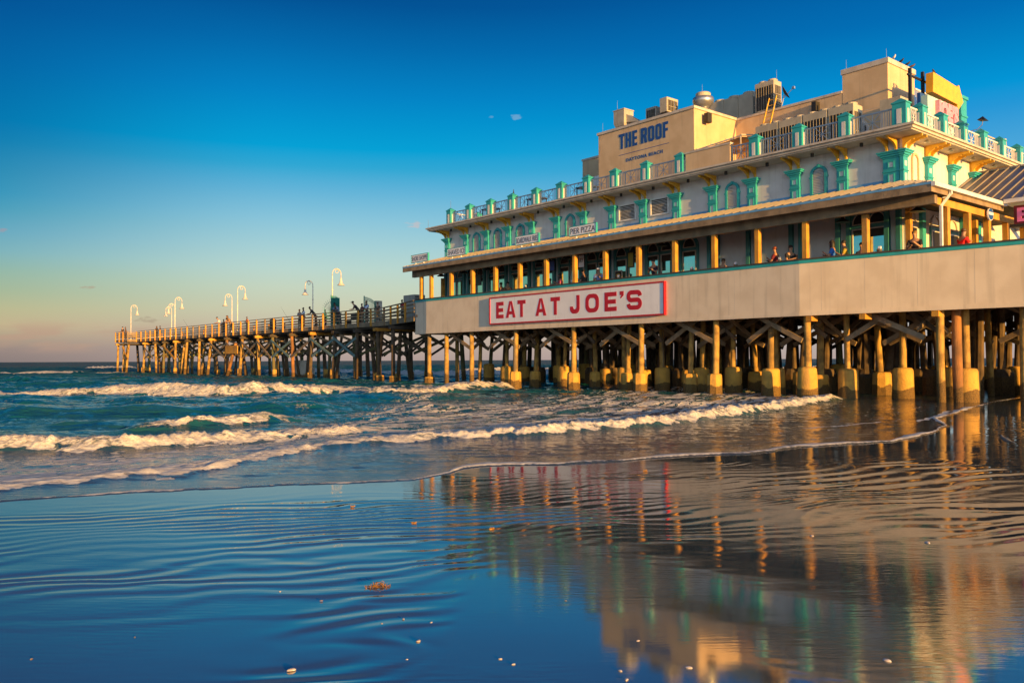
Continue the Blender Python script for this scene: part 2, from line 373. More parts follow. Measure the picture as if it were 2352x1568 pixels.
# necks above the capitals and paired scroll brackets
def bracket(u, v0, out, axis='v'):
    """scroll bracket profile in (distance from wall, z)"""
    prof = [(0, 9.90), (.05, 9.90), (.08, 9.98), (.07, 10.02), (.11, 10.10), (.18, 10.17), (.28, 10.22), (.36, 10.27), (.44, 10.26), (.50, 10.31), (.60, 10.30), (out, 10.34), (out, 10.42), (0, 10.42)]
    m = MB()
    if axis == 'v': m.prism([(v0-a, z) for a, z in prof], u-.045, u+.045, 'yz')
    else: m.prism([(v0+a, z) for a, z in prof], u-.045, u+.045, 'xz')
    return m.build('bracket', yel, B)
for u in PIL+[2.42]:
    MB().box(u-.2, u+.2, WY-.10, WY, 9.932, 10.42).build('neck', stucco, B)
    for s in (-.17, .20): bracket(u+s, WY-.1, .82)
# soffit lights
for k in range(14):
    u = (PIL[k-1]+PIL[k])/2 if 0 < k < 13 else (1.4 if k == 0 else -27.4)
    MB().lathe((u, 2.45, 10.26), [(.06, 0), (.075, .02), (.07, .15), (.05, .158)], 10).build('soffit_light', black, B)
# blind arches and vents on the upper wall
def blind(u, dark_louvre=False):
    y = WY
    out = arch(u, .80, 8.62, 9.98); inn = arch(u, .56, 8.74, 9.86)
    m = MB().ring(out, inn, y-.10, y); m.box(u-.05, u+.05, y-.12, y, 9.87, 10.01); m.box(u-.43, u-.28, y-.12, y, 9.42, 9.50); m.box(u+.28, u+.43, y-.12, y, 9.42, 9.50)
    o = m.build('arched_window', teal, B)
    MB().prism(inn, y-.012, y-.002).build('backing', darkin if dark_louvre else stucco, o)
    s = MB(); z = 8.76
    while z < 9.80:
        hw = .275 if z < 9.58 else math.sqrt(max(.28**2-(z-9.58)**2, .001))-.01
        s.add([(u-hw, y-.075, z), (u+hw, y-.075, z), (u+hw, y-.02, z+.045), (u-hw, y-.02, z+.045), (u-hw, y-.075, z+.012), (u+hw, y-.075, z+.012), (u+hw, y-.02, z+.057), (u-hw, y-.02, z+.057)],
              [(0, 1, 2, 3), (4, 7, 6, 5), (0, 4, 5, 1), (1, 5, 6, 2), (2, 6, 7, 3), (3, 7, 4, 0)]); z += .07
    s.build('louvre', stucco, o)
bay = lambda a, b: (PIL[a]+PIL[b])/2
for k, d_ in ((0, 0), (2, 0), (7, 0), (9, 1), (10, 1), (11, 0)): blind(bay(k, k+1), d_)
for k in (4, 5):
    u = bay(k, k+1)-.02; w = .62
    m = MB().ring([(u-w, 9.02), (u+w, 9.02), (u+w, 9.92), (u-w, 9.92)], [(u-w+.07, 9.09), (u+w-.07, 9.09), (u+w-.07, 9.85), (u-w+.07, 9.85)], WY-.09, WY)
    o = m.build('wall_vent', white, B)
    MB().box(u-w+.07, u+w-.07, WY-.01, WY-.002, 9.09, 9.85).build('backing', darkin, o)
    s = MB()
    for i in range(10):
        z = 9.11+i*.074; s.bar((u-w+.08, WY-.045, z), (u+w-.08, WY-.045, z), .05, .02)
    s.build('louvre', white, o)
# right-hand (sunlit) wall
SP = [5.24, 7.5, 9.75, 12.0, 14.25, 16.5]
def side_pilaster(v, w=.46, d=.15):
    m = MB(); x = UR
    m.box(x, x+d, v-w/2, v+w/2, 8.0, 9.66); m.box(x, x+d+.03, v-w/2-.03, v+w/2+.03, 9.10, 9.15)
    for e, a, b in ((.03, 9.66, 9.72), (.09, 9.722, 9.80), (.15, 9.802, 9.87), (.19, 9.872, 9.93)): m.box(x, x+d+e, v-w/2-e, v+w/2+e, a, b)
    o = m.build('pilaster', teal, B)
    for a, b in ((9.30, 9.50), (8.62, 9.0)): MB().box(x+d+.001, x+d+.006, v-.09, v+.09, a, b).build('inset', stucco, o)
for v in SP: side_pilaster(v)
side_pilaster(3.03, .40)
for v in [3.1]+SP:
    MB().box(UR, UR+.10, v-.2, v+.2, 9.932, 10.42).build('neck', stucco if v < 4 else yel, B)
    for s in (-.2, .2): bracket(v+s, UR+.10, .78, 'u')
for i, v in enumerate([4.1, 6.3, 8.6, 10.9, 13.1]):
    MB().lathe((3.3, v, 10.30), [(.05, 0), (.12, .02), (.10, .06), (.04, .118)], 12).build('soffit_light', steel, B)
o = MB().ring(arch(4.1, .62, 8.62, 9.98), arch(4.1, .46, 8.70, 9.90), UR, UR+.07, 'yz').build('arched_window', yel if 0 else tan, B)
MB().prism(arch(4.1, .46, 8.70, 9.90), UR+.002, UR+.01, 'yz').build('backing', stucco, o)
# terrace parapet: posts with pyramid caps, railing panels with star centre
def post(u, v, w=.30, z0=10.66, h=.92, wy=None):
    m = MB(); wy = wy or w
    m.box(u-w/2, u+w/2, v-wy/2, v+wy/2, z0, z0+h)
    m.box(u-w/2-.035, u+w/2+.035, v-wy/2-.035, v+wy/2+.035, z0+h, z0+h+.05)
    a = w/2+.03; b = wy/2+.03; z = z0+h+.05
    m.add([(u-a, v-b, z), (u+a, v-b, z), (u+a, v+b, z), (u-a, v+b, z), (u, v, z+.19)], [(0, 1, 4), (1, 2, 4), (2, 3, 4), (3, 0, 4), (3, 2, 1, 0)])
    o = m.build('parapet_post', teal, B)
    MB().box(u-w*.17, u+w*.17, v-wy/2-.012, v-wy/2-.001, z0+.12, z0+h-.22).build('inset', stucco, o)
    MB().box(u+w/2+.001, u+w/2+.012, v-wy*.17, v+wy*.17, z0+.12, z0+h-.22).build('inset', stucco, o)
def panel(a, b, fixed, axis='x', z0=10.74, z1=11.46):
    m = MB(); P = (lambda t, z: (t, fixed, z)) if axis == 'x' else (lambda t, z: (fixed, t, z))
    m.bar(P(a, z1), P(b, z1), .05, .06); m.bar(P(a, z0), P(b, z0), .04, .04)
    c = (a+b)/2; hw = min(.36, (b-a)*.24)
    t = a+.07
    while t < b-.04:
        if abs(t-c) > hw+.03: m.bar(P(t, z0), P(t, z1), .022)
        t += .095
    for q in (c-hw, c+hw, c): m.bar(P(q, z0), P(q, z1), .024)
    zm = (z0+z1)/2
    m.bar(P(c-hw, z0), P(c+hw, z1), .022); m.bar(P(c-hw, z1), P(c+hw, z0), .022); m.bar(P(c-hw, zm), P(c+hw, zm), .022)
    m.build('railing_panel', railm if axis == 'x' else white, B)
FP = [3.12, 0.82, -1.31, -3.49, -7.77, -9.99, -12.16, -14.22, -16.36, -18.51, -20.72, -22.86, -25.06, -27.2]
for i, u in enumerate(FP): post(u, 2.30, .54 if i == 0 else .46, wy=.40)
for i_, (a, b) in enumerate(zip(FP, FP[1:])):
    if a == -3.49: continue
    panel(b+.24, a-(.28 if i_ == 0 else .24), 2.30)
panel(-4.80, -3.74, 2.30); panel(-7.55, -7.42, 2.30)
m = MB().box(-7.40, -4.82, 2.20, 2.40, 10.66, 11.60); m.build('solid_parapet', tan, B)
MB().box(-7.44, -4.78, 2.16, 2.44, 11.602, 11.68).build('parapet_coping', coping, B)
RP = [3.42, 5.32, 7.3, 9.4, 11.5, 13.6, 15.7]
for v in RP: post(3.33, v, .42)
for a, b in zip([2.30]+RP, RP): panel(a+.25, b-.24, 3.33, 'y')
post(-27.2, 4.6, .44); panel(2.55, 4.36, -27.2, 'y'); 
# roof block with painted lettering
MB().box(-15.05, -8.27, 4.0, 7.60, 10.66, 14.42).build('roof_block', tan, B)
MB().box(-15.12, -8.20, 3.93, 7.60, 14.422, 14.56).build('block_coping', coping, B)
block_text('lettering', [('T', 0, .44), ('H', .49, .42), ('E', 1.0, .36), ('R', 1.62, .44), ('O', 2.13, .44), ('O', 2.64, .44), ('F', 3.16, .36)], navy, B, (-13.46, 3.99, 13.30),   .84, .165, label='blue painted')
MB().box(-13.46, -9.90, 3.988, 3.998, 12.96, 12.985).build('painted_line', navy, B)
text_mesh('lettering', 'DAYTONA BEACH', navy, B, (-12.93, 3.994, 12.52), 1, width=2.6, height=.19, ext=.004, bold=.03, space=1.2, label='small blue painted words DAYTONA BEACH')
MB().box(-20.0, -2.2, 7.605, 18.0, 10.66, 14.40).build('upper_storey', tan, B)
MB().box(-20.05, -2.2, 7.55, 18.05, 14.402, 14.52).build('upper_coping', coping, B)
MB().box(-2.18, .04, 7.60, 10.30, 10.66, 15.28).build('stair_tower', tan, B)
MB().box(-2.23, .09, 7.55, 10.35, 15.282, 15.52).build('tower_coping', coping, B)
m = MB()
m.box(-2.19, .05, 7.595, 10.31, 13.3, 13.32); m.build('wall_joint', coping, B)
MB().box(-2.18, .04, 10.305, 14.6, 10.66, 13.6).build('rear_wall', tan, B)
# balcony rail beside the tower
m = MB(); m.bar((.02, 10.36, 14.62), (.02, 14.5, 14.62), .07); m.bar((.02, 10.36, 13.75), (.02, 14.5, 13.75), .06)
t = 10.45
while t < 14.5: m.bar((.02, t, 13.75), (.02, t, 14.6), .03); t += .13
m.build('balcony_railing', white, B)
m = MB().box(.6, 1.0, 13.2, 13.85, 10.66, 14.5); m.box(.54, 1.06, 13.12, 13.93, 14.502, 14.65); m.box(.56, 1.04, 13.15, 13.9, 13.6, 13.7)
m.build('corner_pier', teal, B)
# tower arched louvre window
o = MB().ring(arch(-1.35, .95, 11.0, 12.9), arch(-1.35, .75, 11.1, 12.8), 7.53, 7.60).build('arched_window', coping, B)
MB().prism(arch(-1.35, .75, 11.1, 12.8), 7.585, 7.598).build('backing', darkin, o)
s = MB()
for i in range(20): s.bar((-1.71, 7.57, 11.15+i*.075), (-.99, 7.57, 11.15+i*.075), .04, .015)
s.build('louvre', acm, o)
# sloping awning between block and terrace
aw = MB().add([(-8.2, 7.5, 12.9), (-5.2, 7.5, 12.9), (-5.4, 4.0, 12.35), (-8.2, 4.0, 12.15), (-8.2, 7.5, 12.93), (-5.2, 7.5, 12.93), (-5.4, 4.0, 12.38), (-8.2, 4.0, 12.18)],
    [(0, 1, 2, 3), (4, 7, 6, 5), (0, 4, 5, 1), (1, 5, 6, 2), (2, 6, 7, 3), (3, 7, 4, 0)]); aw.build('awning', tan, B)
m = MB()
for x in (-8.1, -7.2, -6.3, -5.45): m.bar((x, 7.5, 13.0), (x, 3.95, 12.28+(x+8.1)*.07), .05)
m.bar((-8.2, 3.95, 12.22), (-5.35, 3.95, 12.42), .05); m.bar((-5.45, 3.95, 10.8), (-5.45, 3.95, 12.4), .05)
m.build('awning_frame', coping, B)
# ---------------------------------------------------------------- porch along the front
EV = -.42; FX0, FX1 = -28.85, 5.42
ro = MB()
def slab(m, P, t=.03):
    """four corner points of a sloping sheet, thickness t"""
    m.add([tuple(p) for p in P]+[(p[0], p[1], p[2]-t) for p in P], [(0, 1, 2, 3), (7, 6, 5, 4), (0, 4, 5, 1), (1, 5, 6, 2), (2, 6, 7, 3), (3, 7, 4, 0)])
z_e, z_w = 7.80, 8.71
slab(ro, [(FX0, EV, z_e), (FX1, EV, z_e), (UR, WY, z_w), (FX0, WY, z_w)])
u = FX0+.05
while u < FX1:
    top = WY if u < UR else WY-(u-UR)/(FX1-UR)*(WY-EV)
    zt = z_e+(top-EV)/(WY-EV)*(z_w-z_e)
    ro.bar((u, EV-.02, z_e+.008), (u, top, zt+.012), .10, .04); u += .405
ro.build('porch_roof', roofm, B)
MB().box(FX0, FX1+.02, EV-.045, EV-.003, 7.70, 7.785).build('drip_edge', gutter if 0 else flash, B)
MB().box(FX0, FX1, EV-.03, EV+.03, 7.44, 7.698).build('fascia', wood, B)
MB().box(UL-.02, UR+.05, WY-.03, WY-.001, 8.63, 8.83).build('flashing', flash, B)
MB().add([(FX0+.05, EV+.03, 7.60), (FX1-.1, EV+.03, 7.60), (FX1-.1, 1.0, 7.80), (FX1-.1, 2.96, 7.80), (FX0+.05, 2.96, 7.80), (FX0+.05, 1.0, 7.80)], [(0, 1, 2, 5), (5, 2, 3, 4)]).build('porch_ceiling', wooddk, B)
MB().box(-28.7, 5.25, .19, .41, 7.12, 7.60).build('porch_beam', wood, B)
PU = [.12-2.225*k for k in range(13)]+[-27.73]
for u in PU+[-27.85]:
    v = 2.1 if u == -27.85 else .30
    p = MB().box(u-.10, u+.10, v-.11, v+.11, 4.70, 7.118).build('porch_post', woodp, B, bevel=.008)
p = MB().box(2.4, 2.62, .44, .66, 4.7, 7.118).build('porch_post', woodp, B, bevel=.008)
# porch wall: pilasters and windows
for k, u in enumerate(PIL+[2.42]):
    for s in (-.24, .24):
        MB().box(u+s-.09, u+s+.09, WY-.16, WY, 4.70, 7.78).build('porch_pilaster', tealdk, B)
def window(u, w=.82, z1=7.62, arched=True, sill=4.75, trans=7.0):
    y = WY
    out = arch(u, w+.26, sill, z1+.12) if arched else [(u-w/2-.1, sill), (u-w/2-.1, z1+.1), (u+w/2+.1, z1+.1), (u+w/2+.1, sill)]
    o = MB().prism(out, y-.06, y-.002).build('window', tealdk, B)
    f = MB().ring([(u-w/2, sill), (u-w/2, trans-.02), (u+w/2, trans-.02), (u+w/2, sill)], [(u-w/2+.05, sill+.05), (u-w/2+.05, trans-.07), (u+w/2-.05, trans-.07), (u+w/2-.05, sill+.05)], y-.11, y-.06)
    f.bar((u-w/2+.05, y-.09, 5.95), (u+w/2-.05, y-.09, 5.95), .04, .04)
    r = w/2-.02; zc = trans+.14
    hw = [(u+r*math.cos(t), zc+(z1-zc)*math.sin(t)) for t in [math.pi*i/10 for i in range(11)]]
    r2 = r-.05
    hi = [(u+r2*math.cos(t), zc+.04+(z1-zc-.08)*math.sin(t)) for t in [math.pi*i/10 for i in range(11)]]
    f.ring(hw, hi, y-.11, y-.06)
    f.build('frame', coping, o)
    MB().box(u-w/2+.05, u+w/2-.05, y-.075, y-.064, sill+.05, trans-.07).build('pane', glass, o)
    MB().box(u-w/2+.05, u+w/2-.05, y-.083, y-.0755, random.choice([6.86, 6.75, 6.6, 6.88]), trans-.07).build('blind', darkin, o)
    MB().prism(hi, y-.075, y-.064).build('fanlight', darkin, o)
for k in range(3, 13):
    c = bay(k, k+1)
    if k == 3: window(c-.33); continue
    for s in (-.45, .45): window(c+s, .76)
window(1.05, .72); window(1.78, .78)
# menu signs on the porch wall
# ---------------------------------------------------------------- porch round the right corner and gable
P2 = 6.6
r2 = MB()
slab(r2, [(FX1, EV, z_e), (FX1, P2, z_e), (UR, P2, z_w), (UR, WY, z_w)])
v = .1
while v < P2:
    t = UR if v > WY else UR+(WY-v)/(WY-EV)*(FX1-UR)
    zt = z_e+(FX1-t)/(FX1-UR)*(z_w-z_e)
    r2.bar((FX1+.02, v, z_e+.008), (t, v, zt+.012), .10, .04); v += .405
r2.build('porch_roof', roofm, B)
MB().box(FX1+.0, FX1+.14, EV-.05, 6.0, 7.62, 7.77).build('gutter', white, B)
MB().box(FX1-.05, FX1-.003, EV+.04, 6.0, 7.44, 7.70).build('fascia', wood, B)
MB().box(4.99, 5.21, .415, 12., 7.12, 7.38).build('porch_beam', woodp, B)
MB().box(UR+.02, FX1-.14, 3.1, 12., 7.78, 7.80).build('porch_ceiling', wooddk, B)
for v in (1.45, 3.31, 5.18, 7.1, 9.0, 10.9): MB().box(4.99, 5.21, v-.11, v+.11, 4.7, 7.118).build('porch_post', woodp, B, bevel=.008)
for v in (2.2, 5.5, 8.4): MB().box(3.3, 3.5, v-.1, v+.1, 4.7, 7.6).build('porch_post', woodp, B, bevel=.008)
ds = MB(); ds.bar((FX1+.07, .95, 7.62), (FX1+.07, .95, 7.50), .10, .09); ds.bar((FX1+.07, .95, 7.52), (5.20, .82, 7.08), .10, .09); ds.bar((5.20, .82, 7.12), (5.20, .82, 4.7), .10, .09)
ds.build('downspout', white, B)
# side wall doors and windows inside the right porch
for v, w in ((3.75, .6), (5.9, .8), (7.6, .8), (9.4, .8)):
    o = MB().box(UR, UR+.06, v-w/2-.12, v+w/2+.12, 4.7, 7.1).build('door', stucco if v < 5 else tealdk, B)
    MB().box(UR+.062, UR+.075, v-w/2, v+w/2, 5.7, 6.9).build('pane', darkin, o)
    MB().ring([(v-w/2-.05, 5.62), (v+w/2+.05, 5.62), (v+w/2+.05, 6.96), (v-w/2-.05, 6.96)], [(v-w/2, 5.7), (v+w/2, 5.7), (v+w/2, 6.9), (v-w/2, 6.9)], UR+.06, UR+.10, 'yz').build('frame', white, o)
    q = MB().ring(arch(v, w+.1, 7.12, 7.62), arch(v, w-.04, 7.18, 7.56), UR+.0, UR+.06, 'yz').build('fanlight', coping, B)
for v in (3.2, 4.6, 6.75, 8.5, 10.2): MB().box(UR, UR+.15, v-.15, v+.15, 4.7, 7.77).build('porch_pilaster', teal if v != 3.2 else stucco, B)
# gable roof over the shop entrance: ridge along x
g = MB(); GX0, GX1 = UR, 6.6
slab(g, [(GX0, 5.7, 7.86), (GX1, 5.7, 7.86), (GX1, 10.3, 10.02), (GX0, 10.3, 10.02)], .05)
slab(g, [(GX0, 10.3, 10.02), (GX1, 10.3, 10.02), (GX1, 14.9, 7.86), (GX0, 14.9, 7.86)], .05)
x = GX0+.1
gr = MB()
while x < GX1-.1: gr.bar((x, 5.7, 7.90), (x, 10.3, 10.06), .05, .06); x += .42
gr.build('roof_rib', roofm, B)
g.box(GX0, GX1, 10.22, 10.38, 10.03, 10.08)
g.build('gable_roof', roofb, B)
m = MB(); m.bar((GX1+.03, 5.62, 7.72), (GX1+.03, 10.3, 9.92), .06, .26); m.bar((GX1+.03, 10.3, 9.92), (GX1+.03, 14.9, 7.74), .06, .26); m.build('barge_board', wood, B)
MB().box(FX1+.16, GX1+.1, 5.55, 5.68, 7.68, 7.84).build('gutter', white, B)
m = MB(); m.bar((6.3, 6.2, 7.7), (6.3, 10.3, 9.6), .12); m.bar((6.3, 8.3, 7.2), (6.3, 10.3, 9.6), .12); m.bar((6.3, 6.0, 7.3), (6.3, 14.2, 7.3), .2); m.build('gable_truss', woodp, B)
MB().box(6.2, 6.42, 6.9, 7.12, 4.7, 7.2).build('porch_post', woodp, B)
# ================================================================ PLATFORM under the restaurant
PF = thing('pier_platform', 'cream panelled pier platform carried on timber piles below the restaurant', 'pier platform')
zt, zb = 5.58, 3.32
ca, sa = math.cos(R(5.85)), math.sin(R(5.85))
def rw(s, off=0): return (s*ca+off*sa, s*sa-off*ca)     # point s metres along the bent right wall
def wallseg(m, p, q, z0, z1, t=.12):
    d = Vector((q[0]-p[0], q[1]-p[1])).normalized(); n = Vector((-d.y, d.x))*t
    m.prism([p, q, (q[0]+n.x, q[1]+n.y), (p[0]+n.x, p[1]+n.y)], z0, z1, 'xy')
E0 = (-28.30, .19); E1 = (-26.75, 0)
for (p, q, o1) in ((E0, E1, 0), (E1, (0, 0), 0), ((0, 0), rw(14), 0)):
    m = MB(); wallseg(m, p, q, zb+.17, zt-.16); m.build('side_panel', cream, PF)
    d = Vector((q[0]-p[0], q[1]-p[1])).normalized(); n = Vector((d.y, -d.x))*.03
    P_, Q_ = (p[0]+n.x, p[1]+n.y), (q[0]+n.x, q[1]+n.y)
    m = MB(); wallseg(m, P_, Q_, zt-.158, zt-.03, .15); m.build('teal_band', teal, PF)
    m = MB(); wallseg(m, P_, Q_, zb, zb+.168, .15); m.build('skirt_board', cream, PF)
    P_, Q_ = (p[0]+n.x*2.2, p[1]+n.y*2.2), (q[0]+n.x*2.2, q[1]+n.y*2.2)
    m = MB(); wallseg(m, P_, Q_, zt-.028, zt+.03, .32); m.build('top_rail', ledge, PF)
m = MB(); wallseg(m, (-28.30, 22), (-28.30, .2), zb, zt); m.build('side_panel', cream, PF)
# thin cover strips between panels
m = MB(); m.box(-24.4, -24.385, -.002, 0, 3.5, 5.4); m.box(-3.1, -3.09, -.002, 0, 3.5, 5.4)
for s in (.9, 2.6, 4.5, 6.4):
    a = rw(s, .002); b = rw(s+.012, .002); m.prism([a, b, rw(s+.012, -.01), rw(s, -.01)], 3.5, 5.4, 'xy')
m.build('cover_strip', coping, PF)
MB().prism([(-28.2, .15), (0, .13), rw(13.9, -.13), (13.9, 22), (-28.2, 22)], 4.45, 4.62, 'xy').build('deck_floor', floorm, PF)
m = MB()
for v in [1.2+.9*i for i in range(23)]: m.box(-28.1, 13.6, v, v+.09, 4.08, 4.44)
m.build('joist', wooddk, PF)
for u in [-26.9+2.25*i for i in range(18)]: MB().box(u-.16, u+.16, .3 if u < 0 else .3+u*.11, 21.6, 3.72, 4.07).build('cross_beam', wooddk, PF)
rnd = random.Random(3)
def pile(parent, u, v, zt_, r=.145, lean=(0, 0), collar=None, m_=None, base=-.6):
    n = 5; pts = []; rr = []
    bu, bv = rnd.uniform(-.03, .03), rnd.uniform(-.03, .03)
    for i in range(n+1):
        t = i/n; z = base+(zt_-base)*t; w = math.sin(t*math.pi)
        pts.append((u+lean[0]*(1-t)+bu*w, v+lean[1]*(1-t)+bv*w, z)); rr.append(r*(1.05-.14*t)*rnd.uniform(.96, 1.04))
    o = MB().tube(pts, rr, 12).build('pile', m_ or pilem, parent, smooth=True)
    if collar:
        cr, ch, oc = collar; q = MB()
        prof = [(cr*1.02, -.6), (cr*1.03, 0), (cr*.98, ch*.4), (cr*.96, ch*.8), (cr*.93, ch*.93), (cr*.80, ch), (r*.9, ch+.02)]
        q.lathe((u+lean[0]*.95, v+lean[1]*.95, 0), prof, 8 if oc else 20, lump=.015 if oc else .02)
        q.build('concrete_collar', conc if ch < 2 else concp, o, smooth=not oc)
    return o
front = [(-26.95, (-.0, 0), 'b'), (-24.99, (0, 0), None), (-22.4, (0, 0), None), (-18.1, (-.15, 0), 'o'), (-13.43, (-.05, 0), 'o'), (-8.71, (-.12, 0), 'o'), (-4.33, (-.12, 0), 'o'), (.07, (0, 0), 'r'), (5.09, (0, -.0), None)]
for u, ln, c in front:
    v = .38+max(0, u)*.10
    col = {'b': (.36, .52, 1), 'o': (.345, .94, 1), 'r': (.40, 1.26, 0), None: None}[c]
    pile(PF, u, v, 4.44 if u > 4 else 4.4, .142, ln, col)
second = [(-14.51, 3), (-16.9, 3.2), (-12.1, 2.8), (-9.73, 3), (-7.1, 3.1), (-5.28, 3), (-2.9, 2.8), (-.58, 2.6), (1.1, 1.6), (2.78, 2.9), (5.6, 1.7), (-19.3, 3), (-22.0, 2.9), (-24.8, 3), (-27.2, 2.8), (-10.6, 1.6), (-6.35, 1.3), (-2.2, 1.4)]
for u, v in second:
    pile(PF, u, v, 4.1, rnd.uniform(.12, .145), (rnd.uniform(-.2, .1), rnd.uniform(-.1, .1)), rnd.choice([(.345, .92, 1), (.40, 1.18, 0), (.41, 1.22, 0)]) if u > -24 else None)
cnt = len(front)+len(second)
for v in (5.6, 8.3, 11.2, 14.2, 17.2, 20.4):
    for k in range(12):
        u = -26.9+2.25*k*1.52+rnd.uniform(-.35, .35)
        if u > 12.5: continue
        if cnt > 97: break
        cnt += 1
        big = rnd.random() < .8
        pile(PF, u, v+rnd.uniform(-.3, .3), 4.1, rnd.uniform(.12, .16), (rnd.uniform(-.35, .3), rnd.uniform(-.2, .2)), ((rnd.uniform(.34, .5), rnd.uniform(.95, 1.35), rnd.random() < .4) if big else None), rnd.choice([pilem, pileshade, pileshade, pilem, pilegrn, pileshade, pilem, pileshade]))
pile(PF, 5.5, 1.25, 4.1, .17, (.05, 0), None, pilered); pile(PF, 7.6, 1.6, 4.1, .16)
rear = MB()
for v in (6.9, 9.6, 12.6, 15.6, 18.8, 21.2):
    for k in range(24):
        u = -27.2+1.75*k+rnd.uniform(-.4, .4)
        if u > 13.2: continue
        rear.tube([(u+rnd.uniform(-.4, .3), v+rnd.uniform(-.2, .2), -.5), (u, v, 4.1)], [rnd.uniform(.16, .2), .15], 8)
        if rnd.random() < .7: r_ = rnd.uniform(.32, .5); rear.lathe((u, v, 0), [(r_, -.5), (r_, .9), (r_*.8, 1.1), (.15, 1.12)], 10)
o = rear.build('pile_rows', pileshade, PF); o['kind'] = 'stuff'
# diagonal braces
def brace(parent, p, q, w=.08, h=.20, m_=wood): return MB().bar(p, q, w, h).build('cross_brace', m_, parent)
for u in (-23.4, -18.6, -13.9, -9.3, -5.0, -.6, 3.8, 7.4):
    brace(PF, (u-.9, 1.5+max(0, u)*.1, 3.9), (u+.9, 1.5+max(0, u)*.1, 2.5), .07, .17, pileshade); brace(PF, (u-.3, 4.3, 2.3), (u+1.5, 4.3, 3.8), .07, .17, pileshade)
    brace(PF, (u+.3, .9+max(0, u)*.1, 2.7), (u+.3, 3.6, 3.8), .07, .17, wood); brace(PF, (u+.4, .9+max(0, u)*.1, 3.8), (u+.4, 3.6, 2.6), .07, .17, wood)
for (u, w_) in ((-25, 2.6), (-20.3, 2.6), (-15.6, 2.6), (-11, 2.5), (-6.6, 2.5), (-2.1, 2.3), (2.5, 2.6)):
    vv = .75+max(0, u)*.1
    brace(PF, (u-w_*.55, vv, 3.9), (u+w_*.75, vv+.02, 2.35)); brace(PF, (u-w_*.5, vv+.4, 2.35), (u+w_*.55, vv+.42, 3.9))
    brace(PF, (u-w_*.2, vv+1.9, 2.2), (u+w_*1.0, vv+1.9, 3.9)); brace(PF, (u-w_*1.0, vv+2.4, 3.8), (u+w_*.3, vv+2.4, 2.3))
for v in (5.2, 8., 11., 14., 17.):
    for u in (-25, -20.5, -16, -11.2, -6.7, -2, 2.6, 7, 11):
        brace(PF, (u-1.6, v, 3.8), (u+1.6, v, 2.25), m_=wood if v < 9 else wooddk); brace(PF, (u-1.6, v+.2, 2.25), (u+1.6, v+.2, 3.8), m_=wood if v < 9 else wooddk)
for u in (8.2, 10.2): brace(PF, (u, 3.2, 2.4), (u+.9, 2.9, 3.9)); 
for u in (.35, 5.05): MB().box(u-.12, u+.13, .02+u*.1, .5+u*.1, 3.1, 3.33).build('beam_end', woodp, PF)
MB().box(2.35, 2.58, .27, .8, 3.1, 3.33).build('beam_end', woodp, PF); MB().box(9.4, 9.63, 1.0, 1.5, 3.1, 3.33).build('beam_end', woodp, PF)
# ================================================================ THE BIG SIGN
S = thing('billboard', 'long white sign with red border and red letters reading EAT AT JOE\'S', 'sign', W(-13.4, -.07, 4.45))
def slocal(m): return m
hw, hh = 6.56, .79
MB().box(-hw+.07, hw-.07, -.055, .062, -hh+.07, hh-.07).build('board', signw, S)
MB().ring([(-hw, -hh), (hw, -hh), (hw, hh), (-hw, hh)], [(-hw+.07, -hh+.07), (hw-.07, -hh+.07), (hw-.07, hh-.07), (-hw+.07, hh-.07)], -.085, .065).build('frame', redp, S)
block_text('lettering', [("E", .62, .68), ("A", 1.50, .86), ("T", 2.53, .70), ("A", 4.06, .88), ("T", 5.28, .74), ("J", 6.78, .72), ("O", 7.92, .96), ("E", 9.27, .82), ("'", 10.30, .26), ("S", 10.75, .98)], redp, S, (-hw, -.058, -.46),   .95, .235, label='red block')
m = MB()
for x in (-4.3, -.9, 3.1): m.box(x, x+.012, -.0565, -.056, -hh+.08, hh-.08)
m.build('seam', coping, S)
# ================================================================ roof signs over the porch
def roofsign(u0, u1, txt, label, cat='sign'):
    w = u1-u0; t = thing('roof_sign', label, cat, W((u0+u1)/2, -.2, 7.86), None, 'white name boards standing on the porch roof edge')
    MB().box(-w/2+.03, w/2-.03, -.045, .05, .17, .62).build('panel', signw, t)
    MB().ring([(-w/2, .14), (w/2, .14), (w/2, .65), (-w/2, .65)], [(-w/2+.03, .17), (w/2-.03, .17), (w/2-.03, .62), (-w/2+.03, .62)], -.06, .06).build('frame', teal, t)
    text_mesh('lettering', txt, ink, t, (-w/2+.09, -.047, .24), 1, width=w-.18, height=.30, ext=.004, bold=.0)
    for x in (-w*.25, w*.22): MB().box(x-.03, x+.03, -.03, .03, -.06, .14).build('foot', signw, t)
roofsign(-28.14, -26.16, 'SHORE SHOPPE', 'white sign board reading SHORE SHOPPE on the porch roof edge')
roofsign(-24.05, -22.1, 'SHAVED ICE', 'white sign board reading SHAVED ICE on the porch roof edge')
roofsign(-17.45, -15.47, 'BOARDWALK FRIES', 'white sign board reading BOARDWALK FRIES on the porch roof edge')
roofsign(-13.08, -11.12, 'PIER PIZZA', 'white sign board reading PIER PIZZA on the porch roof edge')
